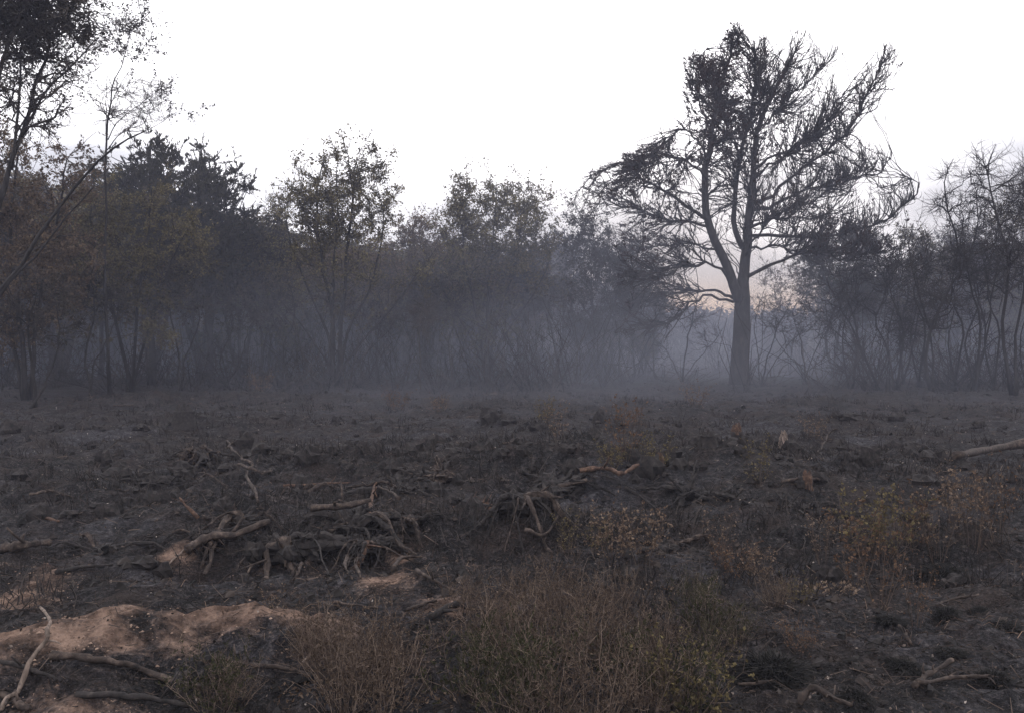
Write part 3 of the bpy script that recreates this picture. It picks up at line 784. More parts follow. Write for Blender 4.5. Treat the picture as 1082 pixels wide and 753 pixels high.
for k, (px_, top_, d_, lab_) in enumerate([(975, 238, 37, 'hazy leafy tree behind the kinked bare tree'), (1012, 232, 40, 'hazy leafy tree behind the wavy bare tree near the right edge'),
                                           (1066, 222, 36, 'tallest hazy leafy tree at the right edge'), (1110, 230, 35, 'leafy tree cut off by the right edge of the picture')]):
    ptree('hazy_tree', lab_, 'tree', GW, px_, d_, [(['b', (px_ - 6, 330), (px_ - 4, top_ + 20)], .08, .015), (['b', (px_ + 12, 340), (px_ + 20, top_ + 35)], .07, .015)],
          [(px_ - 6, top_ + 20, 18, 18, 1.2), (px_ + 12, top_ + 34, 24, 24, 1.1), (px_, top_ + 70, 36, 36), (px_, top_ + 120, 30, 30, .6)], 40 + k, n=(40, 260, 1500),
          leaf='leaf_dark' if k % 2 else 'leaf_olive', leaf_n=5600, leaf_size=.065)
# crooked stems in the smoky gap either side of the big pine
for k, (px_, d_, stems_, bl_, lab_) in enumerate([
    (720, 33, [(['b', (728, 350), (738, 310), (734, 280)], .035, .008), (['b', (712, 385), (700, 365), (680, 352)], .03, .008), (['b', (735, 382), (755, 360), (765, 345)], .03, .008)],
     [(730, 320, 24, 24), (700, 365, 26, 16, .6), (755, 360, 18, 16, .6)], 'bare crooked shrub in the smoky gap just left of the pine trunk'),
    (805, 31, [(['b', (812, 375), (822, 345), (838, 310)], .04, .008), (['b', (800, 375), (798, 340), (808, 305)], .03, .008), (['b', (815, 388), (835, 362), (862, 338)], .03, .008)],
     [(815, 330, 22, 24), (840, 345, 22, 22, .7)], 'bare leaning shrub right against the right side of the pine trunk'),
    (852, 32, [(['b', (846, 360), (838, 330), (850, 310)], .035, .008), (['b', (862, 370), (874, 340), (870, 310)], .035, .008), (['b', (842, 385), (825, 366), (812, 340)], .03, .008)],
     [(850, 335, 26, 24), (868, 330, 16, 20)], 'bare crossing stems in the gap between pine and thicket'),
    (692, 35, [(['b', (690, 360), (698, 330), (690, 305)], .04, .008), (['b', (680, 375), (665, 350), (668, 320)], .035, .008)],
     [(690, 330, 20, 24), (668, 340, 18, 20)], 'bare black stems under the lowest left pine limb'),
    (598, 34, [(['b', (592, 350), (600, 310), (590, 275)], .045, .010), (['b', (605, 370), (585, 340), (575, 300)], .04, .008)],
     [(592, 300, 20, 28), (580, 330, 20, 20)], 'bare thin stems in blue smoke right of the broad middle tree'),
    (652, 34, [(['b', (655, 355), (645, 320), (650, 290)], .045, .010), (['b', (645, 365), (660, 340), (668, 310)], .035, .008)],
     [(652, 310, 22, 28)], 'bare thin stems in smoke left of the pine, beside the straight-stemmed tree'),
    (443, 27, [(['b', (444, 385), (443, 350), (446, 325)], .03, .008)], [(445, 335, 10, 16)], 'pale thin standing stem left of centre, lighter than its neighbours'),
    (298, 34, [(['b', (300, 330), (302, 260), (304, 205)], .045, .008), (['b', (296, 340), (286, 280), (284, 215)], .04, .008)], [(302, 215, 16, 24), (285, 225, 14, 22)], 'pale bare twigs standing against the sky left of the airy tree'),
    (240, 28, [(['b', (232, 380), (246, 345), (238, 310)], .04, .008), (['b', (255, 380), (262, 350), (275, 330)], .035, .008)], [(245, 325, 26, 26)], 'bare wavy stems below the stepped dark pine'),
    (190, 26, [(['b', (188, 370), (180, 320), (190, 290)], .045, .01), (['b', (195, 380), (210, 340), (205, 300)], .04, .01)], [(190, 300, 28, 30)], 'bare stems under the pale olive crown'),
    (95, 24, [(['b', (92, 370), (100, 320), (88, 280)], .05, .01), (['b', (100, 385), (118, 350), (128, 310)], .04, .01)], [(98, 300, 34, 32)], 'bare forked stems in the dark left of the pale olive crown'),
    (38, 19.5, [(['b', (36, 400), (30, 350), (40, 300)], .06, .012), (['b', (48, 405), (62, 360), (60, 320)], .04, .01)], [(40, 310, 40, 34), (60, 340, 24, 24)], 'burnt stem standing forward of the wood at the far left'),
    (305, 30, [(['b', (300, 370), (312, 330), (302, 290)], .045, .01), (['b', (312, 380), (292, 350), (285, 320)], .035, .008)], [(300, 310, 26, 30)], 'bare stems just left of the airy tree'),
    (400, 32, [(['b', (398, 365), (405, 330), (396, 295)], .045, .01), (['b', (410, 380), (424, 350), (430, 325)], .035, .008)], [(405, 315, 26, 30)], 'bare stems just right of the airy tree'),
    (478, 31, [(['b', (474, 365), (482, 330), (476, 295)], .045, .01)], [(478, 310, 22, 30)], 'single bare stem left of the broad middle tree'),
]):
    ptree('bare_shrub', lab_, 'shrub', 'bare burnt shrubs between the trees', px_, d_, stems_, bl_, 60 + k, n=(18, 90, 480), tr=.004, up=.4, leaf='leaf_dark' if k > 7 else None,
          leaf_n=500, leaf_size=.05, spread=(.28, .17), wander=.10, bark='grey_bark' if k in (6, 7) else 'char_bark', twig='twig' if k in (6, 7) else 'twig_char')

# ------------------------------------------------------------------ deeper rows of the wood (shared meshes)
def proto_tree(name, seed, h, kind, label):
    rng = np.random.RandomState(seed)
    stems = []; ns = 1 if kind == 'conifer' else rng.randint(3, 6)
    for s in range(ns):
        a = rng.rand() * 6.28; sp = 0 if kind == 'conifer' else (.14 + .16 * rng.rand()) * h
        ca, sa = math.cos(a), math.sin(a)
        stems.append(([(0.05 * ca, .05 * sa, -.05), (ca * sp * .35 + rng.randn() * .1, sa * sp * .35, h * .35), (ca * sp * .8, sa * sp * .8 + rng.randn() * .15, h * .65), (ca * sp, sa * sp, h * .9)], .07 + .04 * rng.rand(), .014))
    bl = []
    lo = .62 if kind == 'bare' else .5
    for s in range(9):
        a = rng.rand() * 6.28; rr = rng.rand() * .22 * h
        zc = h * (lo + (.88 - lo) * rng.rand())
        bl.append(((math.cos(a) * rr, math.sin(a) * rr, zc), (h * .16, h * .16, h * .11)))
    bl.append(((0, 0, h * .35), (h * .24, h * .24, h * .2), .003 * h ** 3))
    lf = {'olive': 'leaf_olive', 'brown': 'leaf_brown', 'dark': 'leaf_dark', 'conifer': 'needle', 'bare': None}[kind]
    return build_tree(name, label, 'tree', 'trees in the depth of the burnt wood', (0, 0, 0), stems, bl, seed, n=(46, 330, 1500), leaf=lf, leaf_n=8500 if kind != 'conifer' else 13000,
                      leaf_size=.085 if kind != 'conifer' else .07, elong=1.5 if kind != 'conifer' else 2.6, tuft=.8 if kind == 'conifer' else None, tr=.006, up=.4, spread=(.42, .24))
ZONES = [(0, 'beyond the left edge'), (105, 'behind the leftmost stems'), (205, 'behind the pale olive crown'), (290, 'behind the stepped pine'), (420, 'behind the tall airy tree'), (480, 'behind the small brownish tree'),
         (585, 'behind the broad middle tree'), (700, 'behind the straight-stemmed dark tree'), (868, 'in the smoky gap behind the pine'), (945, 'behind the bushy crown by the pine'), (1030, 'behind the kinked bare tree'), (1085, 'behind the bare tree at the right edge'), (9999, 'beyond the right edge')]
def zlabel(kind, px, d):
    z_ = next(t_ for lim, t_ in ZONES if px < lim)
    return {0: 'olive leafy tree', 1: 'brown leafy tree', 2: 'sooty leafy tree', 3: 'bare burnt tree', 4: 'dark pine', 5: 'pale olive tree'}[kind] + (' in the first rows ' if d < 42 else ' deep in the wood ') + z_
LB = {'wood_tree': 'leafy smoke-dimmed tree standing in the depth of the wood', 'wood_bare_tree': 'bare black tree standing in the depth of the wood', 'wood_pine': 'dark pine standing in the depth of the wood'}
protos = [('wood_tree', 'olive', 7), ('wood_tree', 'brown', 7), ('wood_tree', 'dark', 7), ('wood_bare_tree', 'bare', 6.5), ('wood_pine', 'conifer', 8), ('wood_tree', 'olive', 6.5)]
PR = [(nm, proto_tree(nm, 200 + k, h, kind, LB[nm]), h) for k, (nm, kind, h) in enumerate(protos)]
used = set()
PX = [0, 80, 105, 270, 300, 330, 400, 420, 470, 480, 585, 600, 640, 690, 700, 770, 830, 862, 875, 960, 1000, 1082]
PT = [170, 170, 172, 218, 236, 225, 232, 246, 240, 235, 245, 268, 275, 300, 328, 332, 332, 320, 272, 262, 250, 240]
rng = np.random.RandomState(77)
row_d = [36, 41, 47, 54, 62]
for r_, d_ in enumerate(row_d):
    px_ = -140 - rng.rand() * 40
    while px_ < 1230:
        dd = d_ + rng.randn() * 1.4
        top = np.interp(px_, PX, PT) + 4 + rng.rand() ** .8 * (34 if px_ < 600 else 56)
        gap = 695 < px_ < 868
        h = CAM_Z + (357 - top) * dd / F
        pick = rng.choice([0, 1, 2, 3, 4, 5], p=[.25, .17, .18, .12, .08, .20])
        if px_ > 860 or 590 < px_ < 700: pick = rng.choice([2, 3, 3, 0] if px_ > 925 else [2, 3, 0])
        if not (gap and (r_ < 3 or rng.rand() < .5)):
            nm, pr, ph = PR[pick]
            sc = max(h, 1.4) / ph
            b_ = gbase(px_, dd)
            wx = sc * (1.0 + .25 * rng.rand()) if not gap else sc * 1.1
            if pick not in used:
                used.add(pick); pr['label'] = zlabel(pick, px_, dd); pr.location = b_; pr.rotation_euler = (0, 0, rng.rand() * 6.28); pr.scale = (wx, wx, sc)
            else:
                copy_tree(pr, b_, rng.rand() * 6.28, (wx, wx, sc), zlabel(pick, px_, dd))
        px_ += ((37 if px_ < 480 else 48) + 20 * rng.rand()) * (34 / dd) ** .6
for k in range(len(PR)):
    if k not in used:
        PR[k][1].location = gbase(100 + 60 * k, 50)

# far wood: one mass beyond the rows
rng = np.random.RandomState(5)
acc = Acc(); Cs = []
trunks = []
for k in range(420):
    px_ = -260 + 1600 * rng.rand(); dd = 68 + 24 * rng.rand()
    top = np.interp(px_, [0, 270, 400, 600, 690, 720, 850, 880, 1082], [230, 250, 275, 275, 300, 318, 318, 290, 255]) + rng.rand() * 14
    h = CAM_Z + (357 - top) * dd / F
    b_ = gbase(px_, dd)
    nl = 140
    v = norm(rng.randn(nl, 3)) * rng.rand(nl, 1) ** .4 * np.array([1.5, 1.5, h * .34])
    Cs.append(b_ + np.array([0, 0, h * .62]) + v)
    for s in range(3):
        tp = b_ + np.array([rng.randn() * .5, rng.randn() * .5, h * .8])
        trunks.append(resample([b_ + np.array([rng.randn() * .3, 0, 0]), (b_ + tp) / 2 + rng.randn(3) * .2, tp], 5))
Cs = np.concatenate(Cs)
acc.add(*leaf_quads(Cs, .33, rng)); tb = np.array(trunks)
acc.add(*tubes(tb, np.full(tb.shape[:2], .05) * np.linspace(1, .4, 5), 3))
tag(link('far_wood', acc.mesh('far_wood'), M['leaf_dark']), kind='stuff', label='far-off smoke-blurred wood behind everything')

# low rise beyond the wood that closes the view under the sky
hx = np.linspace(-420, 420, 120); hy = np.linspace(110, 260, 24)
HX, HY = np.meshgrid(hx, hy)
HZ = 4.6 * np.sin(np.pi * np.clip((HY - 110) / 150, 0, 1)) * (1 + .35 * fbm(HX / 60, HY / 60, 3)) - .6 + .8 * fbm(HX / 9, HY / 9, 2)
i = np.arange(23)[:, None] * 120 + np.arange(119)[None]
hm = mesh_from('hill', np.stack([HX, HY, HZ], -1), np.stack([i, i + 1, i + 121, i + 120], -1).reshape(-1, 4), True)
tag(link('hill', hm, bark_mat('distant heath', [(.3, (.02, .02, .018)), (.7, (.05, .046, .036))], .3, (1, 1, 1), .3, dist=.3)), kind='structure')

# ------------------------------------------------------------------ burnt wood on the ground
M['root_wood'] = bark_mat('weathered root wood', [(.32, (.010, .008, .0075)), (.52, (.038, .029, .025)), (.75, (.12, .09, .074))], 22, (1, 1, 1), .7, dist=.008)
M['red_wood'] = bark_mat('bare reddish wood', [(.36, (.024, .016, .013)), (.58, (.085, .052, .038)), (.8, (.24, .15, .10))], 26, (1, 1, 1), .7, dist=.006)
M['pale_wood'] = bark_mat('pale stripped wood', [(.35, (.05, .04, .034)), (.7, (.26, .20, .165))], 30, (1, 1, .3), .5, dist=.005)
M['dark_wood'] = bark_mat('charred wood', [(.35, (.010, .009, .009)), (.6, (.028, .024, .023)), (.8, (.075, .062, .055))], 24, (1, 1, 1), .8, dist=.008)

def stick(name, cat, mat, pix, r0, r1, label, group=None, seed=0, K=16, sides=8, d=None, part=None, wob=1.0):
    rng = np.random.RandomState(seed + len(label))
    P = []
    for p in pix:
        if d is not None:
            P.append(wp(p[0], p[1], d + (p[2] if len(p) > 2 else 0)))
        else:
            a = at(p[0], p[1]); a[2] += (p[2] if len(p) > 2 else 0) + (r0 + r1) * .30; P.append(a)
    Pm = resample(P, K)
    seg = np.linalg.norm(Pm[-1] - Pm[0])
    wv = np.cumsum(rng.randn(K, 3), 0); wv -= np.linspace(0, 1, K)[:, None] * wv[-1]
    Pm = Pm + wv * seg * .011 * wob * np.array([1, 1, .6])
    R = (r0 + (r1 - r0) * np.linspace(0, 1, K)) * .85 * np.clip(1 + .16 * rng.randn(K), .6, 1.5)
    og = Pm[0].copy()
    acc = Acc().add(*tubes(Pm[None], R[None], sides, rng, .07))
    for s_ in range(rng.randint(1, 4)):                      # snapped side twigs
        k = rng.randint(3, K - 2); dv = norm(rng.randn(3) + np.array([0, 0, .5])); ln_ = r0 * (2.5 + 5 * rng.rand())
        acc.add(*tubes(np.array([[Pm[k], Pm[k] + dv * ln_ * .6, Pm[k] + dv * ln_ + rng.randn(3) * r0 * .5]]), np.array([[R[k] * .55, R[k] * .4, R[k] * .2]]), 6))
    o = link(name, acc.mesh(name, og, True), M[mat], None, og)
    return tag(o, label, cat, group)

GS = 'burnt sticks and branches lying on the ground'
stick('branch', 'branch', 'root_wood', [(52, 698, .02), (90, 703, .03), (130, 708, .03), (165, 719, .02), (215, 731, .01)], .021, .014, 'long dark branch lying below the sandy bank in the left foreground', GS, 1)
stick('branch', 'branch', 'pale_wood', [(2, 752, .0), (24, 735, .03), (44, 712, .10), (50, 695, .16), (43, 684, .20)], .013, .009, 'curved pale stick rising at the lower left corner', GS, 2)
stick('branch', 'branch', 'root_wood', [(-20, 728, .02), (10, 742, .02), (30, 756, .02)], .022, .018, 'thick stick crossing under the curved pale stick in the lower left corner', GS, 3)
stick('branch', 'branch', 'root_wood', [(228, 700, .02), (262, 706, .02), (300, 712, .03), (330, 716, .0)], .017, .010, 'dark branch between the sandy bank and the left heather', GS, 4)
stick('branch', 'branch', 'pale_wood', [(318, 708, .02), (330, 698, .05), (345, 690, .06), (358, 690, .08)], .007, .005, 'small pale stick poking out of the left heather', GS, 5)
stick('branch', 'branch', 'root_wood', [(200, 584, .10), (222, 584, .10), (250, 581, .12), (285, 577, .13)], .034, .030, 'stout snapped branch pointing left out of the root tangle', GS, 6)
stick('branch', 'branch', 'root_wood', [(2, 586, .02), (25, 582, .03), (52, 578, .02)], .04, .03, 'dark log end at the left edge above the sand patch', GS, 7)
stick('branch', 'branch', 'red_wood', [(40, 548, .02), (62, 555, .03)], .02, .014, 'small orange-tipped split stick at the left', GS, 8)
stick('branch', 'branch', 'root_wood', [(32, 523, .03), (55, 524, .04), (78, 528, .02)], .02, .012, 'thin grey stick on the black ground at the left', GS, 9)
stick('branch', 'branch', 'dark_wood', [(518, 487, 0), (526, 491, 0), (533, 501, 0), (535, 513, .05)], .028, .034, 'curved charred stick arching up in the middle of the clearing', GS, 10, d=11.2)
stick('branch', 'branch', 'red_wood', [(612, 520, .12), (640, 517, .14), (658, 513, .17), (675, 510, .20)], .028, .020, 'reddish bare stick pointing right beside the black hummock', GS, 11)
stick('branch', 'branch', 'root_wood', [(560, 528, .05), (590, 523, .06), (620, 519, .08)], .035, .028, 'grey lower half of a snapped stick left of the reddish one', GS, 12)
stick('log', 'log', 'root_wood', [(1010, 497, .12), (1035, 491, .14), (1065, 485, .16), (1105, 478, .18)], .045, .075, 'long straight fallen log running out at the right edge', None, 13, wob=.15)
stick('branch', 'branch', 'root_wood', [(858, 486, .02), (872, 476, .16), (885, 466, .30)], .02, .012, 'thin leaning stick in front of the grey clearing right of the stumps', GS, 14)
stick('branch', 'branch', 'root_wood', [(826, 502, .05), (845, 504, .05), (866, 511, .02)], .022, .012, 'thin curved stick on top of the black hummock', GS, 15)
stick('branch', 'branch', 'root_wood', [(968, 730, .02), (985, 721, .03), (1006, 712, .06)], .016, .011, 'short reddish stick leaning at lower right, left end of the forked branch', GS, 16)
stick('branch', 'branch', 'root_wood', [(970, 727, .02), (1010, 724, .02), (1042, 724, .03), (1062, 725, .03)], .014, .009, 'long forked branch lying at lower right', GS, 17)
stick('branch', 'branch', 'root_wood', [(950, 665, .02), (958, 676, .02), (964, 684, .01)], .012, .008, 'small reddish stick on black soil above the forked branch', GS, 18)
stick('branch', 'branch', 'root_wood', [(990, 644, .02), (1012, 637, .03), (1034, 632, .02)], .012, .008, 'thin grey stick among black tufts at the right', GS, 19)
stick('branch', 'branch', 'pale_wood', [(1048, 500, .02), (1060, 501, .02)], .014, .010, 'short pale stick near the fallen log at the right edge', GS, 20)
stick('branch', 'branch', 'root_wood', [(430, 649, .02), (450, 644, .03), (462, 640, .03)], .013, .008, 'thin stick left of the orange sand lump', GS, 21)
stick('branch', 'branch', 'dark_wood', [(456, 657, .02), (480, 651, .05), (512, 650, .02)], .024, .018, 'bowed charred stick under the orange sand lump', GS, 22)
stick('branch', 'branch', 'root_wood', [(352, 640, .02), (378, 643, .02), (400, 646, .02)], .010, .006, 'thin twig stretching right from the end of the sandy bank', GS, 23)
stick('branch', 'branch', 'root_wood', [(780, 727, .02), (800, 727, .02), (818, 724, .02)], .010, .007, 'thin straight twig below the round black tussock', GS, 24)
stick('branch', 'branch', 'root_wood', [(845, 748, .01), (858, 743, .06), (880, 748, .04), (900, 752, .02)], .020, .012, 'knobbly root end at the bottom edge right of the heather', GS, 25)
stick('branch', 'branch', 'dark_wood', [(0, 705, .02), (30, 712, .02), (60, 725, .02)], .014, .010, 'charred stick on the lower slope at the left edge', GS, 26)
stick('branch', 'branch', 'dark_wood', [(80, 740, .02), (140, 745, .03), (200, 752, .02)], .018, .012, 'charred stick along the bottom edge at the left', GS, 27)
stick('branch', 'branch', 'pale_wood', [(176, 596, .02), (204, 595, .02)], .009, .006, 'pale splinter just below the stout snapped branch', GS, 28)
stick('branch', 'branch', 'root_wood', [(268, 500, .06), (252, 493, .14), (240, 486, .20)], .022, .012, 'grey stick leaning left behind the root tangle', GS, 29)
stick('branch', 'branch', 'root_wood', [(252, 497, .06), (280, 497, .06), (310, 492, .06)], .018, .010, 'thin straight stick lying behind the root tangle', GS, 30)
stick('branch', 'branch', 'root_wood', [(120, 430, .02), (132, 430, .02), (145, 429, .02)], .025, .02, 'pale sliver of wood far back on the left before the trees', GS, 31)

# stumps
def stump(px, py, hpx, r, label, top='red_wood', body='dark_wood', seed=0, lean=0.0):
    rng = np.random.RandomState(seed)
    b_ = at(px, py); h = 1.35 * hpx * b_[1] / F; r = 1.15 * r
    root = empty('stump', tuple(b_), label, 'stump', 'broken stumps of small trees')
    P = resample([b_ - np.array([0, 0, .08]), b_ + np.array([lean * .4, 0, h * .6]), b_ + np.array([lean, 0, h * .82])], 7)
    R = r * np.array([1.7, 1.25, 1.05, 1, .97, .95, .9])
    link('bole', Acc().add(*tubes(P[None], R[None], 10, rng, .10)).mesh('bole', b_, True), M[body], root)
    acc = Acc()
    for k in range(7):                                        # torn splinters of the broken top
        a = k * .9 + rng.rand() * .4; c = P[-1] + np.array([math.cos(a), math.sin(a), 0]) * r * .5 - np.array([0, 0, r * .5])
        hh = h * (.16 + .22 * rng.rand())
        acc.add(*tubes(np.array([[c, c + np.array([0, 0, hh * .7]), c + np.array([rng.randn() * .1 * r, 0, hh + r * .5])]]), np.array([[r * .48, r * .40, r * .08]]), 6, rng, .1))
    link('splintered_top', acc.mesh('splintered_top', b_), M[top], root)
stump(778, 479, 21, .065, 'dark stump with reddish broken top, left of the pale one', 'red_wood', 'dark_wood', 1)
stump(826, 480, 17, .05, 'pale stump with a whitish splintered face', 'pale_wood', 'pale_wood', 2, .02)
stump(748, 482, 12, .08, 'squat black stump just left of the reddish topped stump', 'dark_wood', 'dark_wood', 3)
stump(697, 505, 10, .035, 'short splintered stump with bright reddish bark by the reddish stick', 'red_wood', 'red_wood', 4)
stump(853, 517, 14, .04, 'small rust-red stump on the right of the black hummock', 'red_wood', 'red_wood', 5)
stump(195, 448, 16, .16, 'black lumpy stump far back on the left of the clearing', 'dark_wood', 'dark_wood', 6)

def knob(c, r, rng, sq=(1, 1, .7), n=10):
    """lumpy body of wood"""
    th = np.linspace(0, math.pi, n); ph = np.linspace(0, 2 * math.pi, 2 * n, endpoint=False)
    TH, PH = np.meshgrid(th, ph, indexing='ij')
    s_ = rng.rand() * 50
    rr = r * (1 + .8 * fbm(np.cos(PH) * np.sin(TH) * 1.8 + s_, np.sin(PH) * np.sin(TH) * 1.8 + np.cos(TH) * 1.3, 3, .6))
    v = np.stack([rr * np.sin(TH) * np.cos(PH) * sq[0], rr * np.sin(TH) * np.sin(PH) * sq[1], rr * np.cos(TH) * sq[2]], -1) + c
    i = np.arange(n - 1)[:, None] * 2 * n + np.arange(2 * n)[None]; j = np.arange(n - 1)[:, None] * 2 * n + (np.arange(2 * n)[None] + 1) % (2 * n)
    return v.reshape(-1, 3), np.stack([i, i + 2 * n, j + 2 * n, j], -1).reshape(-1, 4)

def root_plate(px, py, size, n_, label, seed, mats=('dark_wood', 'root_wood', 'red_wood'), arch=.5, dirs=None, sub='root'):
    rng = np.random.RandomState(seed)
    n = int(n_ * 1.6)
    c = at(px, py)
    root = empty('root_stump', tuple(c), label, 'root stump', 'charred root stumps heaved out of the ground')
    a_ = Acc(); cc = c + np.array([0, 0, size * .13])
    a_.add(*knob(cc - np.array([0, 0, size * .12]), size * .30, rng, (1.2, 1, .6), n=14))
    for k in range(9):
        a_.add(*knob(cc + rng.randn(3) * np.array([.20, .15, .05]) * size - np.array([0, 0, size * .08]), size * (.05 + .10 * rng.rand()), rng, (1, 1, 1.1), n=7))
    link('bole', a_.mesh('bole', c, False), M[mats[0]], root)
    for k in range(n):
        a = (rng.rand() * 6.283) if dirs is None else radians(dirs[k % len(dirs)]) + rng.randn() * .2
        Lr = size * (.7 + .9 * rng.rand()); dv = np.array([math.cos(a), math.sin(a) * .8, 0])
        hh = .42 * arch * size * (.05 + .75 * rng.rand() ** 1.6)
        p = [cc + dv * size * .1, cc + dv * Lr * .35 + np.array([0, 0, hh])]
        sd = np.array([-dv[1], dv[0], 0]) * rng.randn() * Lr * .22
        e1 = c + dv * Lr * .72 + sd; e2 = c + dv * Lr + sd * 1.8
        up_end = rng.rand() < .3
        e1[2] = H(e1[0], e1[1]) + (hh * .5 + .05 if up_end else .04); e2[2] = H(e2[0], e2[1]) + (hh * .8 + .10 * size if up_end else -.03)
        P = resample(p + [e1, e2], 18)
        wv = np.cumsum(rng.randn(18, 3), 0); wv -= np.linspace(0, 1, 18)[:, None] * wv[-1]
        P = P + wv * size * .016
        r0 = size * (.018 + .075 * rng.rand() ** 1.8)
        R = r0 * np.linspace(1, .25, 18) * np.clip(1 + .22 * rng.randn(18), .5, 1.7)
        mt = mats[1] if rng.rand() < .34 else (mats[2] if rng.rand() < .08 else mats[0])
        ac = Acc().add(*tubes(P[None], R[None], 8, rng, .16))
        for s_ in range(4):
            k2 = rng.randint(3, 16); e = P[k2] + (rng.randn(3) * np.array([.5, .5, .4]) + dv * .4 + np.array([0, 0, .15])) * size * .3
            ac.add(*tubes(resample([P[k2], (P[k2] + e) / 2 + rng.randn(3) * .02 * size, e], 5)[None], np.linspace(R[k2] * .6, .002, 5)[None], 5))
        link('root', ac.mesh('root', c, False), M[mt], root)
    return root
root_plate(372, 556, .46, 11, 'root stump with a high arched pale root, centre of the tangle', 1, arch=.8)
root_plate(300, 583, .50, 12, 'dark root stump overhanging the black hollow, left of the tangle', 2, ('dark_wood', 'dark_wood', 'root_wood'), .5)
root_plate(388, 590, .36, 10, 'clenched grey root stump at the lower right of the tangle', 3, arch=.35, dirs=[-100, -60, -80, 0, -120])
root_plate(316, 535, .42, 9, 'root stump with thin reddish prongs at the top of the tangle', 4, ('dark_wood', 'root_wood', 'red_wood'), .9)
root_plate(262, 555, .36, 8, 'small root stump with one upright horn on the left of the tangle', 5, arch=.7)
root_plate(425, 520, .50, 8, 'black jagged root stump behind the tangle', 6, ('dark_wood', 'dark_wood', 'root_wood'), .8)
root_plate(430, 560, .34, 8, 'low brown root stump between the tangle and the heather', 7, arch=.4)
root_plate(553, 560, .42, 9, 'forked grey root stump right of the orange broken wood', 8, ('dark_wood', 'root_wood', 'root_wood'), .35)
root_plate(510, 545, .32, 7, 'root stump with an orange broken end in the middle', 9, ('red_wood', 'dark_wood', 'dark_wood'), .4)
root_plate(462, 508, .42, 6, 'pale brown lump of root wood behind the curved charred stick', 10, ('root_wood', 'dark_wood', 'root_wood'), .4)
root_plate(590, 520, .55, 8, 'black root stump at the left end of the black hummock', 11, ('dark_wood', 'dark_wood', 'dark_wood'), .7)
root_plate(205, 492, .50, 8, 'dark root stump with a brown knob, back left of the tangle', 12, ('root_wood', 'dark_wood', 'root_wood'), .4)
root_plate(155, 515, .45, 7, 'low black root stump on the left of the clearing', 13, ('dark_wood', 'dark_wood', 'root_wood'), .4)
root_plate(845, 545, .50, 7, 'black root stump over a dark hole on the right of the hummock', 14, ('dark_wood', 'dark_wood', 'root_wood'), .5)
root_plate(700, 580, .34, 6, 'low grey root stump below the black hummock', 15, ('dark_wood', 'root_wood', 'root_wood'), .4)
root_plate(222, 575, .32, 7, 'brown mound of roots above the stout snapped branch', 16, ('dark_wood', 'root_wood', 'root_wood'), .4)
root_plate(740, 520, .5, 7, 'black root stump on the crest of the hummock', 17, ('dark_wood', 'dark_wood', 'dark_wood'), .4)
root_plate(110, 585, .30, 6, 'small black root stump above the sandy bank', 18, ('dark_wood', 'dark_wood', 'root_wood'), .4)

# loose roots of the tangle
rng = np.random.RandomState(321)
for k, (a, b_, l0, l1, mt, lab) in enumerate([
    ((330, 560), (392, 553), .10, .22, 'root_wood', 'pale bowed root forming the arch over the tangle'),
    ((392, 553), (398, 540), .10, .24, 'red_wood', 'short orange-tipped prong at the end of the arch'),
    ((300, 535), (370, 528), .14, .16, 'red_wood', 'straight reddish root along the top of the tangle'),
    ((275, 545), (262, 530), .10, .30, 'root_wood', 'upright horn-shaped root at the left of the tangle'),
    ((210, 556), (190, 545), .06, .14, 'red_wood', 'short reddish root poking left above the brown mound'),
    ((420, 545), (400, 532), .10, .16, 'root_wood', 'grey root sloping from the black jagged stump'),
    ((318, 608), (308, 619), .08, .01, 'root_wood', 'grey root hanging down into the black hollow'),
    ((384, 600), (381, 613), .09, .01, 'root_wood', 'grey finger of root hanging at the right of the hollow'),
    ((368, 600), (372, 614), .08, .01, 'root_wood', 'thin root hanging beside the grey finger of root'),
    ((272, 600), (262, 610), .05, .03, 'pale_wood', 'short pale splinter at the left of the hollow'),
    ((415, 608), (445, 596), .04, .07, 'root_wood', 'forked twig right of the root tangle'),
    ((500, 545), (530, 548), .12, .10, 'dark_wood', 'curved dark root running right from the orange end'),
    ((555, 560), (590, 566), .14, .08, 'root_wood', 'pale root curving right from the forked stump'),
    ((660, 520), (700, 545), .04, .02, 'dark_wood', 'charred root on the face of the hummock'),
    ((440, 610), (480, 628), .04, .02, 'root_wood', 'grey root above the orange sand lump'),
    ((60, 610), (120, 600), .03, .02, 'dark_wood', 'charred root near the left sand patch'),
    ((240, 520), (210, 512), .05, .12, 'root_wood', 'grey root tip behind the left horn'),
]):
    mid = ((a[0] + b_[0]) / 2 + rng.randn() * 4, (a[1] + b_[1]) / 2 + rng.randn() * 2, max(l0, l1) * (1.15 if k == 0 else .9))
    stick('root', 'root', mt, [(a[0], a[1], l0), mid, (b_[0], b_[1], l1)], .020 if k not in (0,) else .030, .008 if k not in (0,) else .020, lab, 'loose burnt roots', 300 + k, wob=.6, K=9)

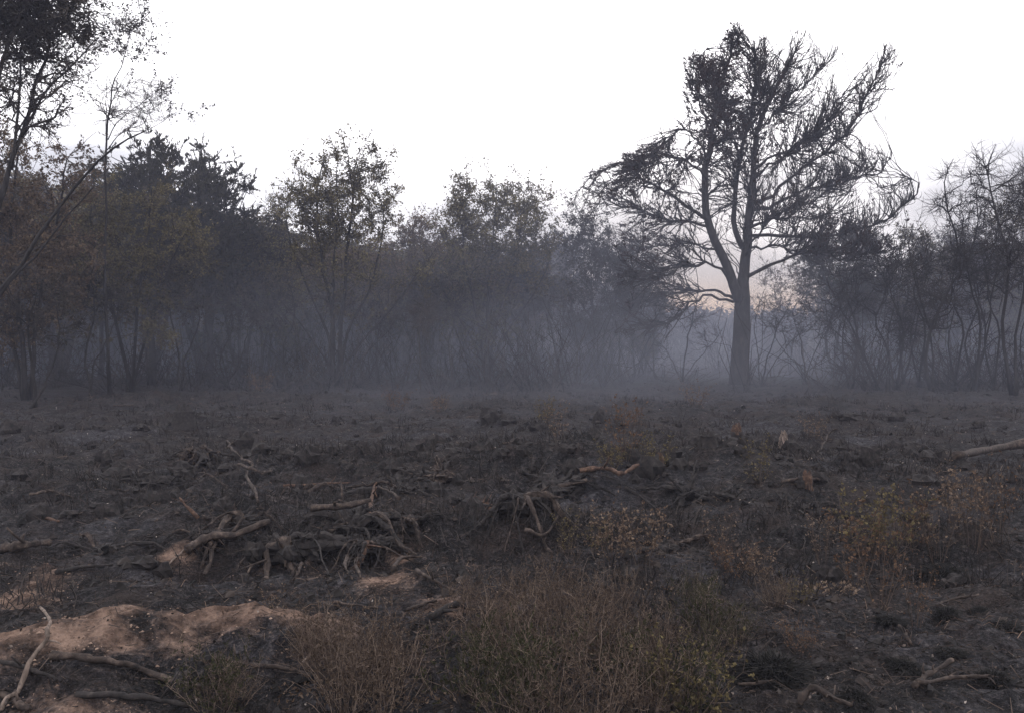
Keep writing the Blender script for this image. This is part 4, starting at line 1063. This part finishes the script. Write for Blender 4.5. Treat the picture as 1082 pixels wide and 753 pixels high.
# ------------------------------------------------------------------ heather, saplings, tussocks
M['heather'] = leaf_mat('dry heather', [(0, (.024, .016, .012)), (.35, (.058, .042, .033)), (.7, (.125, .094, .072)), (1, (.27, .21, .16))], .2)
M['heather_green'] = leaf_mat('surviving heather', [(0, (.012, .013, .008)), (.5, (.034, .036, .020)), (1, (.085, .080, .042))], .2)
M['heather_stem'] = island_mat('heather stem', [(0, (.024, .017, .014)), (.6, (.085, .062, .050)), (1, (.22, .165, .13))])
M['sap_yellow'] = leaf_mat('yellowing leaf', [(0, (.030, .023, .015)), (.4, (.085, .068, .036)), (.7, (.16, .13, .066)), (1, (.30, .26, .16))], .3)
M['sap_rust'] = leaf_mat('rust leaf', [(0, (.030, .020, .015)), (.4, (.090, .054, .036)), (.7, (.16, .10, .064)), (1, (.33, .25, .17))], .3)
M['sap_brown'] = leaf_mat('withered leaf', [(0, (.035, .024, .018)), (.45, (.12, .083, .060)), (1, (.34, .26, .20))], .3)
M['soot'] = island_mat('sooty blade', [(0, (.005, .005, .005)), (.8, (.014, .013, .012)), (1, (.03, .027, .025))])

def heather_mesh(seed, h, r, stems=54, sprigs=420, fl=2900):
    rng = np.random.RandomState(seed)
    a = rng.rand(stems) * 6.283; q_ = rng.rand(stems) ** .6
    base = np.stack([np.cos(a) * q_ * r * .35, np.sin(a) * q_ * r * .35, np.full(stems, -.04)], -1)
    hh = h * (.35 + .75 * rng.rand(stems))
    tip = np.stack([np.cos(a) * q_ * r, np.sin(a) * q_ * r, hh], -1) + rng.randn(stems, 3) * .06
    mid = (base + tip) / 2 + rng.randn(stems, 3) * .05 + np.array([0, 0, .03])
    u = np.linspace(0, 1, 7)[None, :, None]
    P = (1 - u) ** 2 * base[:, None] + 2 * u * (1 - u) * mid[:, None] + u ** 2 * tip[:, None]
    P = P + rng.randn(stems, 7, 3) * .006 * np.linspace(0, 1, 7)[None, :, None]
    R = np.linspace(.0026, .0009, 7)[None].repeat(stems, 0)
    k = rng.randint(0, stems, sprigs); kk = rng.randint(2, 7, sprigs)
    T = P[k, kk] + rng.randn(sprigs, 3) * np.array([.045, .045, .03]) + np.array([0, 0, .065])
    P2, R2, _ = connect(P, R, T, rng, 4, .0016, .0009, .6, None, .15, .5, .05)
    ac = Acc().add(*tubes(P, R, 3)).add(*tubes(P2, R2, 3))
    j = rng.randint(0, sprigs, fl); f = rng.rand(fl, 1)
    C = P2[j, 1] * (1 - f) + P2[j, 3] * f
    v, q = leaf_quads(C, .0060, rng, 2.0, norm(P2[j, 3] - P2[j, 1]) + np.array([0, 0, .4]), .9)
    return ac.mesh('stems'), Acc().add(v, q).mesh('foliage')

HV = [heather_mesh(s, h, r) for s, h, r in ((1, .33, .27), (2, .39, .25), (3, .28, .28), (4, .35, .24))]
HG = [(heather_mesh(9, .22, .24, 40, 420, 3600))]
def plant(name, cat, group, meshes, mats, px, py, sc, label, rz, on=None):
    b_ = at(px, py)
    root = empty(name, tuple(b_), label, cat, group, rz, sc)
    for me, mt, part in zip(meshes, mats, ('stems', 'foliage')):
        o = bpy.data.objects.new(part, me); COL.objects.link(o); o.parent = root
        if not me.materials: me.materials.append(M[mt])
        o.material_slots[0].link = 'OBJECT'; o.material_slots[0].material = M[mt]
    return root
GH = 'dry brown heather clumps in the foreground'
rng = np.random.RandomState(8)
HL = [(515, 700, 1.0, 'leftmost clump of the big middle heather patch'), (552, 712, 1.1, 'brown heather clump second from the left in the middle patch'),
      (590, 705, 1.15, 'tall brown heather clump in the centre of the middle patch'), (628, 702, 1.05, 'brown heather clump just right of the centre of the middle patch'),
      (664, 698, .95, 'brown heather clump towards the right of the middle patch'), (700, 690, .9, 'rightmost brown clump of the middle heather patch'),
      (535, 662, .9, 'heather clump at the upper left of the middle patch behind the leftmost clump'), (572, 655, 1.0, 'heather clump rising highest at the back of the middle patch'),
      (612, 656, .95, 'heather clump at the back of the middle patch under the pale seedlings'), (652, 650, .8, 'small heather clump at the back right of the middle patch'),
      (540, 760, 1.0, 'dark heather clump at the bottom edge under the leftmost clump'), (585, 772, 1.0, 'heather clump cut by the bottom edge below the centre'),
      (632, 765, 1.05, 'pale wiry heather clump at the bottom edge in the middle'), (678, 758, .95, 'heather clump at the bottom edge left of the green shoots'),
      (745, 700, .7, 'thin dark heather clump right of the middle patch'), (780, 680, .6, 'sparse dark heather clump between the patch and the black tussock'),
      (350, 712, .75, 'left clump of the left heather patch beside the sandy bank'), (385, 718, .85, 'main bushy clump of the left heather patch'),
      (416, 712, .75, 'right clump of the left heather patch'), (362, 752, .8, 'front left clump of the left heather patch'), (402, 760, .85, 'front right clump of the left heather patch'),
      (330, 690, .5, 'small heather clump growing on the end of the sandy bank'), (248, 742, .5, 'low wiry clump at the bottom left of the left heather patch'),
      (490, 650, .5, 'small reddish heather clump behind the orange sand lump'), (820, 640, .45, 'low heather clump left of the pile of fallen leaves'),
      (735, 640, .5, 'low dark heather clump below the grey root stump')]
for k, (px_, py_, s_, lab) in enumerate(HL):
    if k < 14: s_ *= .78
    if k in (4, 5, 14, 15): s_ *= .8
    plant('heather_bush', 'heather', GH, HV[k % 4], ('heather_stem', 'heather' if k not in (10, 14, 15, 25) else 'heather_green'), px_, py_, s_, lab, rng.rand() * 6.28)
for k, (px_, py_, s_, lab) in enumerate([(505, 745, 1.0, 'low green heather left of the dark clump at the bottom edge'), (560, 735, 1.0, 'low green heather between the front clumps of the middle patch'),
                                         (665, 735, .9, 'low green heather in a dip of the middle patch'), (720, 750, .9, 'low green heather right of the wiry clump'),
                                         (225, 750, .8, 'low green growth at the bottom edge beside the left heather patch'), (745, 668, .8, 'low green heather by the thin dark clump')]):
    plant('low_heather', 'heather', 'low green heather in the foreground', HG[0], ('heather_stem', 'heather_green'), px_, py_, s_, lab, rng.rand() * 6.28)

M['sap_stem'] = island_mat('seedling stem', [(0, (.016, .012, .010)), (.7, (.050, .036, .029)), (1, (.11, .08, .062))])
def sapling_mesh(seed, h=.5, r=.2, stems=9, tw=60, lv=170, ls=.020):
    tw = int(tw * 2.2); lv = int(lv * 2.4); ls *= .86; stems += 4
    rng = np.random.RandomState(seed)
    a = rng.rand(stems) * 6.283
    base = np.stack([np.cos(a) * .04, np.sin(a) * .04, np.full(stems, -.03)], -1)
    tip = np.stack([np.cos(a) * r, np.sin(a) * r, h * (.6 + .4 * rng.rand(stems))], -1)
    mid = (base + tip) / 2 + rng.randn(stems, 3) * .04
    u = np.linspace(0, 1, 7)[None, :, None]
    P = (1 - u) ** 2 * base[:, None] + 2 * u * (1 - u) * mid[:, None] + u ** 2 * tip[:, None]
    P = P + rng.randn(stems, 7, 3) * .008 * np.linspace(0, 1, 7)[None, :, None]
    R = np.linspace(.0026, .0010, 7)[None].repeat(stems, 0)
    T = P[rng.randint(0, stems, tw), rng.randint(2, 7, tw)] + rng.randn(tw, 3) * .06 + np.array([0, 0, .03])
    P2, R2, _ = connect(P, R, T, rng, 4, .002, .001, .2, None, .3, .4, .06)
    ac = Acc().add(*tubes(P, R, 3)).add(*tubes(P2, R2, 3))
    j = rng.randint(0, tw, lv); f = rng.rand(lv, 1)
    C = P2[j, 1] * (1 - f) + P2[j, 3] * f
    v, q = leaf_quads(C, ls, rng, 1.5)
    return ac.mesh('stems'), Acc().add(v, q).mesh('foliage')
SV = [sapling_mesh(21), sapling_mesh(22, .6, .16, 7, 50, 120), sapling_mesh(23, .42, .24, 12, 80, 230, .017), sapling_mesh(24, .7, .2, 10, 70, 90, .018)]
GP = 'young leafy seedlings surviving among the ash'
for k, (px_, py_, s_, v_, mt, lab) in enumerate([
    (648, 592, .85, 2, 'sap_brown', 'withered pale-leaved seedling above the middle heather patch'), (678, 598, .75, 0, 'sap_brown', 'withered seedling right of the pale-leaved one above the heather'),
    (632, 585, .45, 0, 'sap_yellow', 'small yellow-green seedling left of the pale-leaved one'),
    (662, 490, 1.0, 1, 'sap_rust', 'orange-leaved seedling standing in the grey middle ground'), (646, 497, .7, 2, 'sap_yellow', 'yellowish low seedling beside the orange-leaved one'),
    (695, 495, .7, 0, 'sap_yellow', 'yellow seedling left of the stumps'), (668, 452, .9, 2, 'sap_rust', 'rusty low seedling far back in the clearing'),
    (800, 515, .75, 1, 'sap_yellow', 'yellow-green seedling below the two stumps'), (775, 612, .6, 2, 'sap_rust', 'rusty seedling above the sparse heather on the right'),
    (800, 618, .5, 0, 'sap_brown', 'brown seedling right of the rusty one'), (915, 590, .95, 0, 'sap_yellow', 'broad yellow-green seedling right of the hummock'),
    (938, 585, .95, 2, 'sap_yellow', 'yellow-green bushy seedling, the largest on the right'), (905, 620, .9, 1, 'sap_rust', 'rust and yellow seedling below the yellow-green ones'),
    (930, 640, .8, 3, 'sap_rust', 'thin reddish seedling with bare lower stems on the right'), (968, 580, .75, 1, 'sap_rust', 'upright rust-red seedling right of the yellow-green ones'),
    (1008, 555, .85, 0, 'sap_brown', 'pale-tipped seedling in front of the fallen log'), (1030, 580, .9, 3, 'sap_brown', 'thin brown wispy seedling near the right edge'),
    (1055, 570, .8, 3, 'sap_rust', 'rusty wispy seedling at the right edge'), (990, 600, .8, 3, 'sap_brown', 'wispy brown seedling between the rust-red and pale-tipped ones'),
    (845, 640, .4, 2, 'sap_yellow', 'small bright green seedling by the pile of fallen leaves'), (735, 765, .75, 2, 'sap_yellow', 'yellow-green shoots at the bottom edge right of the heather'),
    (712, 752, .55, 1, 'sap_yellow', 'small green shoots at the bottom edge, left of the larger ones'), (845, 690, .35, 2, 'sap_rust', 'small rusty sprout behind the round black tussock'),
    (275, 416, 1.5, 2, 'sap_brown', 'round withered bush before the trees left of the airy tree'), (420, 432, 1.2, 2, 'sap_rust', 'withered rusty tuft far back in the centre'),
    (465, 436, .9, 2, 'sap_brown', 'brown tuft far back, right of the withered rusty one'), (575, 448, .9, 0, 'sap_yellow', 'faint yellow seedling far back in the smoke'),
    (590, 470, .9, 1, 'sap_brown', 'brown seedling in the middle ground left of the orange one'), (860, 470, .8, 2, 'sap_brown', 'brown tuft right of the pale stump'),
    (735, 430, 1.2, 2, 'sap_brown', 'brown bush in front of the pine trunk, left side'), (600, 585, .5, 1, 'sap_yellow', 'single green sprout above the middle heather patch'),
    (290, 660, .35, 1, 'sap_brown', 'small dry sprout on the sandy bank'), (968, 660, .5, 3, 'sap_rust', 'thin red sprout on the black soil at the right'),
    (760, 600, .6, 3, 'sap_brown', 'dry wispy sprout below the hummock'), (870, 600, .6, 3, 'sap_brown', 'dry wispy sprout at the right foot of the hummock'),
]):
    plant('seedling', 'seedling', GP, SV[v_], ('sap_stem', mt), px_, py_, s_, lab, rng.rand() * 6.28)

def tussock_mesh(seed, r=.16, n=1500):
    rng = np.random.RandomState(seed)
    d_ = norm(rng.randn(n, 3) + np.array([0, 0, .45])); d_[:, 2] = np.abs(d_[:, 2])
    b_ = rng.randn(n, 3) * r * .22; b_[:, 2] = np.abs(b_[:, 2]) * .4
    L_ = r * (.65 + .5 * rng.rand(n, 1))
    P = np.stack([b_, b_ + d_ * L_ * .6, b_ + d_ * L_ + np.array([0, 0, -.25]) * L_], 1)
    ac = Acc().add(*tubes(P, np.array([.0035, .0028, .001])[None].repeat(n, 0), 3))
    ac.add(*knob(np.zeros(3), r * .62, rng, (1, 1, .8)))
    return ac.mesh('burnt_tussock')
TV = [tussock_mesh(1), tussock_mesh(2, .13, 900)]
for k, (px_, py_, s_, lab) in enumerate([(818, 716, 1.0, 'round jet-black burnt tussock at lower right, the largest'), (998, 612, .95, 'black burnt tussock below the wispy seedlings at the right'),
                                         (955, 706, .6, 'small black tussock above the forked branch'), (965, 648, .7, 'black tussock on the right, uphill of the small reddish stick'),
                                         (1000, 652, .7, 'black tussock beside the thin grey stick'), (1060, 664, .7, 'black tussock at the right edge'),
                                         (1005, 690, .5, 'little black tussock between the right edge and the forked branch'), (1035, 648, .5, 'little black tussock left of the one at the right edge'),
                                         (905, 738, .6, 'low black tussock at the bottom right of the round one'), (940, 655, .5, 'little black tussock beside the red sprout'),
                                         (1050, 720, .6, 'black tussock right of the forked branch')]):
    b_ = at(px_, py_)
    o = link('burnt_tussock', TV[0 if k < 2 else 1], M['soot'], None, tuple(b_)); o.scale = (s_ * 1.1, s_, s_ * .8) if k == 0 else (s_ * (1.0 + .5 * ((k * 7) % 5) / 4), s_ * (.7 + .4 * ((k * 3) % 4) / 3), s_ * (.45 + .3 * ((k * 5) % 3) / 2)); o.rotation_euler = (0, 0, k)
    tag(o, lab, 'tussock', 'burnt grass tussocks')

# ------------------------------------------------------------------ uncounted litter
def scatter(n, rng, dmin=3.0, dmax=30, p=1.0):
    u = rng.rand(n)
    d_ = dmin * (dmax / dmin) ** (u ** p)
    x_ = d_ * .62 * (2 * rng.rand(n) - 1) + 2.2 * (2 * rng.rand(n) - 1)
    return x_, d_

M['litter'] = island_mat('ash and char litter', [(0, (.008, .007, .007)), (.5, (.025, .020, .018)), (.82, (.050, .037, .031)), (.93, (.09, .068, .055)), (.975, (.19, .155, .135)), (1, (.34, .30, .27))])
M['litter_twig'] = island_mat('charred twig litter', [(0, (.007, .006, .006)), (.5, (.022, .018, .016)), (.88, (.050, .037, .031)), (1, (.12, .088, .070))])
M['litter_brown'] = island_mat('brown litter', [(0, (.018, .012, .010)), (.6, (.055, .037, .028)), (.93, (.12, .078, .058)), (1, (.26, .18, .13))])
rng = np.random.RandomState(91)
n = 34000
x_, y_ = scatter(n, rng, 3.0, 24)
kk = (sand_mask(x_, y_) < .25) | (rng.rand(n) < .3); x_, y_ = x_[kk], y_[kk]; n = len(x_)
z_ = height(x_, y_)
a = rng.rand(n) * 6.283; ln_ = (.008 + .05 * rng.rand(n) ** 4) * (1 + y_ / 14); th = (.0009 + .0018 * rng.rand(n) ** 2) * (1 + y_ / 12)
dv = np.stack([np.cos(a), np.sin(a), .35 * rng.randn(n)], -1)
c = np.stack([x_, y_, z_ + .012 + .01 * rng.rand(n)], -1)
P = np.stack([c - dv * ln_[:, None], c + dv * ln_[:, None]], 1)
tag(link('twig_litter', Acc().add(*tubes(P, np.stack([th, th * .6], 1), 3)).mesh('twig_litter'), M['litter_twig']), kind='stuff', label='fine charred twigs scattered over the ground')
n = 34000
x_, y_ = scatter(n, rng, 3.0, 22)
kk = (sand_mask(x_, y_) < .25) | (rng.rand(n) < .3); x_, y_ = x_[kk], y_[kk]; n = len(x_)
z_ = height(x_, y_)
v, q = leaf_quads(np.stack([x_, y_, z_ + .006], -1), .0085, rng, 1.3, np.array([0, 0, .25]), 1.2)
sz = (1 + y_ / 14)
v = v.reshape(n, 4, 3); c0 = v[:, :1]; v = (v - c0) * sz[:, None, None] + c0
tag(link('leaf_litter', Acc().add(v.reshape(-1, 3), q).mesh('leaf_litter'), M['litter']), kind='stuff', label='ash flakes and scorched leaf bits on the ground')
# clods
n = 9000
x_, y_ = scatter(n, rng, 3.2, 34, .9)
kk = (sand_mask(x_, y_) < .2); x_, y_ = x_[kk], y_[kk]; n = len(x_)
z_ = height(x_, y_); r_ = (.008 + .03 * rng.rand(n) ** 3) * (1 + y_ / 20)
oc = np.array([[1, 0, 0], [.3, .9, 0], [-.9, .3, 0], [-.2, -1, 0], [.5, .1, .8], [0, .5, .7], [-.4, 0, .75], [.1, -.45, .8]])
v = np.stack([x_, y_, z_], -1)[:, None] + oc[None] * r_[:, None, None] * (1 + .35 * rng.randn(n, 8, 3)) * np.array([1, 1, .8])
qq = np.array([[0, 1, 5, 4], [1, 2, 6, 5], [2, 3, 7, 6], [3, 0, 4, 7], [4, 5, 6, 7]])
q = (np.arange(n)[:, None, None] * 8 + qq[None]).reshape(-1, 4)
ac_ = Acc(); r7 = np.random.RandomState(71)
for k in range(520):
    if k < 330: y7 = 8.0 + 4.5 * r7.rand(); x7 = -4.2 + 9.5 * r7.rand()
    else: y7 = 5.5 + 12 * r7.rand(); x7 = (2 * r7.rand() - 1) * y7 * .62
    rr7 = (.025 + .075 * r7.rand() ** 2) * (.8 + y7 / 25)
    if sand_mask(np.array([x7]), np.array([y7]))[0] > .2: continue
    ac_.add(*knob(np.array([x7, y7, H(x7, y7) + rr7 * .2]), rr7, r7, (1 + .5 * r7.rand(), 1, .6 + .9 * r7.rand()), n=6))
tag(link('charred_lumps', ac_.mesh('charred_lumps'), M['dark_wood']), kind='stuff', label='charred lumps of root and peat strewn over the clearing')
M['crumb'] = island_mat('sandy crumb', [(0, (.05, .034, .027)), (.5, (.14, .095, .073)), (1, (.30, .215, .165))])
m5 = 16000
x5 = -3.4 + 4.6 * rng.rand(m5); y5 = 3.6 + 3.0 * rng.rand(m5) ** 1.5
kk = sand_mask(x5, y5) > .22; x5, y5 = x5[kk], y5[kk]; m5 = len(x5); r5 = .002 + .007 * rng.rand(m5) ** 3
v5 = np.stack([x5, y5, height(x5, y5) + .001], -1)[:, None] + oc[None] * r5[:, None, None] * (1 + .3 * rng.randn(m5, 8, 3)) * np.array([1, 1, .8])
q5 = (np.arange(m5)[:, None, None] * 8 + qq[None]).reshape(-1, 4)
tag(link('sand_crumbs', Acc().add(v5.reshape(-1, 3), q5).mesh('sand_crumbs'), M['crumb']), kind='stuff', label='crumbs and small lumps on the sandy bank')
M['clod'] = island_mat('burnt clod', [(0, (.007, .0065, .0065)), (.7, (.022, .019, .018)), (1, (.05, .040, .035))])
tag(link('burnt_clods', Acc().add(v.reshape(-1, 3), q).mesh('burnt_clods'), M['clod']), kind='stuff', label='clods of burnt peat')
# charred heather stubble
n = 3000
x_, y_ = scatter(n * 3, rng, 4.2, 30, .85)
keep_ = (fbm(x_ / 1.6 + 3, y_ / 1.6, 3) - .12 + 8 * hummocks(x_, y_) + .2 * gauss(x_, y_, 1.2, 10.5, 5.5, 2.6) > .08) & ((bank(x_, y_) > .1) | (x_ > -.9))
x_, y_ = x_[keep_][:n], y_[keep_][:n]; n = len(x_); z_ = height(x_, y_)
m_ = 6
bx = x_[:, None] + rng.randn(n, m_) * .07; by = y_[:, None] + rng.randn(n, m_) * .07
hh = (.04 + .13 * rng.rand(n, 1) ** 1.5) * (.4 + rng.rand(n, m_))
b0 = np.stack([bx, by, height(bx, by) - .02], -1).reshape(-1, 3)
tp = b0 + np.stack([rng.randn(n, m_) * .05, rng.randn(n, m_) * .05, hh], -1).reshape(-1, 3)
md = (b0 + tp) / 2 + rng.randn(n * m_, 3) * .012
rr = (.0025 * (1 + b0[:, 1] / 9))[:, None] * np.array([1.0, .8, .4])
tag(link('heather_stubble', Acc().add(*tubes(np.stack([b0, md, tp], 1), rr, 3)).mesh('heather_stubble'), M['twig_char']), kind='stuff', label='charred stubble of burnt heather')
# dry grass wisps and moss bits in the foreground
n = 6500
x_ = rng.randn(n) * 1.1 + .3; y_ = 4.4 + np.abs(rng.randn(n)) * 1.0
kk = rng.rand(n) < .3; x_[kk] = rng.randn(kk.sum()) * .7 + 3.3; y_[kk] = 6.5 + rng.randn(kk.sum()) * 1.0
ok = y_ > 3.0; x_, y_ = x_[ok], y_[ok]; n = len(x_)
b0 = np.stack([x_, y_, height(x_, y_) - .005], -1); dv = norm(rng.randn(n, 3) * np.array([1, 1, .45]) + np.array([0, 0, .35])); ln_ = .03 + .09 * rng.rand(n, 1) ** 2
P = np.stack([b0, b0 + dv * ln_ * .6, b0 + dv * ln_ + np.array([0, 0, -.25]) * ln_], 1)
tag(link('dry_grass', Acc().add(*tubes(P, np.array([.0014, .0012, .0006])[None].repeat(n, 0), 3)).mesh('dry_grass'), M['litter_brown']), kind='stuff', label='dry brown grass wisps in the foreground')
# fallen leaves in little drifts
C = []
for cx_, cy_, sx, sy, nn in ((858, 622, 26, 5, 120), (892, 622, 16, 7, 110), (905, 560, 22, 12, 60), (870, 548, 18, 8, 40), (1050, 525, 26, 8, 50), (700, 625, 20, 5, 50), (680, 650, 14, 6, 20), (320, 735, 30, 14, 60), (440, 742, 60, 10, 80), (640, 560, 30, 14, 50)):
    for k in range(nn):
        p = at(cx_ + rng.randn() * sx * .6, cy_ + rng.randn() * sy * .6); C.append(p + np.array([0, 0, .012]))
v, q = leaf_quads(np.array(C), .015, rng, 1.5, np.array([0, 0, .1]), 1.0)
tag(link('fallen_leaves', Acc().add(v, q).mesh('fallen_leaves'), M['sap_brown']), kind='stuff', label='small drifts of withered fallen leaves')

# low twiggy undergrowth between the trunks of the wood
rng = np.random.RandomState(17)
n = 900
px_ = -150 + 1380 * rng.rand(n); dd = 26 + 40 * rng.rand(n) ** 1.3
ok = ~((px_ > 640) & (px_ < 880) & (rng.rand(n) < .75)); px_, dd = px_[ok], dd[ok]; n = len(px_)
x0 = (px_ - CX) / F * dd
b0 = np.stack([x0, dd, height(x0, dd) - .05], -1); hgt = .8 + 2.6 * rng.rand(n) ** 1.4
Pa = []; Ra = []
for s_ in range(9):
    t_ = rng.rand(n, 1) * .5
    b1 = b0 + np.stack([rng.randn(n) * .12, rng.randn(n) * .12, np.zeros(n)], -1)
    tp = b1 + np.stack([rng.randn(n) * .75, rng.randn(n) * .6, hgt * (.5 + .5 * rng.rand(n))], -1)
    md = (b1 + tp) / 2 + rng.randn(n, 3) * .24
    md2 = b1 * .25 + tp * .75 + rng.randn(n, 3) * .22
    Pa.append(np.stack([b1, md, md2, tp], 1)); Ra.append(np.full((n, 4), 1.) * np.array([.014, .010, .008, .005]))
tag(link('undergrowth', Acc().add(*tubes(np.concatenate(Pa), np.concatenate(Ra), 3)).mesh('undergrowth'), M['twig_char']), kind='stuff', label='charred twiggy undergrowth under the trees')

# ------------------------------------------------------------------ smoke and haze
def volume_mat(name, col, dens, aniso=0.0):
    m, t, o = mat_base(name)
    v = t.nodes.new('ShaderNodeVolumePrincipled')
    v.inputs['Color'].default_value = (*col, 1); v.inputs['Density'].default_value = dens; v.inputs['Anisotropy'].default_value = aniso
    v.inputs['Absorption Color'].default_value = (*col, 1)
    t.links.new(v.outputs[0], o.inputs['Volume'])
    return m

def smoke_mat(name, dens, seed, col=(.36, .38, .45)):
    """smoke that thins out to nothing towards the edge of its body"""
    m, t, o = mat_base(name)
    v = t.nodes.new('ShaderNodeVolumePrincipled'); v.inputs['Color'].default_value = (*col, 1)
    tc = t.nodes.new('ShaderNodeTexCoord')
    ln = t.nodes.new('ShaderNodeVectorMath'); ln.operation = 'LENGTH'; t.links.new(tc.outputs['Object'], ln.inputs[0])
    mr_ = t.nodes.new('ShaderNodeMapRange'); mr_.interpolation_type = 'SMOOTHSTEP'
    mr_.inputs['From Min'].default_value = 1.0; mr_.inputs['From Max'].default_value = 0.05; mr_.inputs['To Max'].default_value = 1.0
    t.links.new(ln.outputs['Value'], mr_.inputs['Value'])
    n_ = noise(t, 2.2, 3, .55, tc.outputs['Object'])
    n2_ = t.nodes.new('ShaderNodeMapRange'); n2_.inputs['From Min'].default_value = .36; n2_.inputs['From Max'].default_value = .66; n2_.inputs['To Max'].default_value = 1.6
    t.links.new(n_.outputs[0], n2_.inputs['Value'])
    a = t.nodes.new('ShaderNodeMath'); a.operation = 'MULTIPLY'; t.links.new(mr_.outputs[0], a.inputs[0]); t.links.new(n2_.outputs[0], a.inputs[1])
    b_ = t.nodes.new('ShaderNodeMath'); b_.operation = 'MULTIPLY'; b_.inputs[1].default_value = dens; t.links.new(a.outputs[0], b_.inputs[0])
    t.links.new(b_.outputs[0], v.inputs['Density']); t.links.new(v.outputs[0], o.inputs['Volume'])
    return m

def smoke_blob(c, r, dens, seed, lab):
    a_ = Acc().add(*knob(np.zeros(3), 1.0, np.random.RandomState(seed), (1, 1, 1), n=12))
    vv = a_.v[0]; a_.v[0] = vv / np.linalg.norm(vv, axis=1, keepdims=True) * 1.02
    o = link('smoke', a_.mesh('smoke'), smoke_mat('smoke', dens, seed), None, c); o.scale = r
    tag(o, kind='stuff', label=lab)
smoke_blob((1.4, 23.0, .3), (15, 11, 4.5), .026, 1, 'blue smoke rising off the ground in the middle of the picture')
smoke_blob((0, 34, 3.5), (40, 17, 10), .021, 7, 'thin smoke veil spread through the front of the wood')
smoke_blob((2.4, 31, 1.5), (9, 7, 8.5), .034, 2, 'blue smoke hanging among the stems left of the big pine')
smoke_blob((9, 47, 1.5), (26, 12, 7.0), .070, 3, 'grey smoke filling the gap behind the big pine')
smoke_blob((-13, 39, .2), (20, 12, 5.5), .085, 4, 'blue smoke low among the trees on the left')
smoke_blob((15, 35, .8), (15, 9, 6.5), .075, 5, 'grey smoke among the bare trees on the right')

hb = [(-260, -60, -12), (260, -60, -12), (260, 320, -12), (-260, 320, -12), (-260, -60, 13.6), (260, -60, 13.6), (260, 320, 13.6), (-260, 320, 13.6)]
hmz = mesh_from('haze', hb, [(0, 3, 2, 1), (4, 5, 6, 7), (0, 1, 5, 4), (1, 2, 6, 5), (2, 3, 7, 6), (3, 0, 4, 7)])
tag(link('haze', hmz, volume_mat('haze volume', (.345, .365, .475), .0030)), kind='stuff', label='thin smoke haze over the burnt clearing')
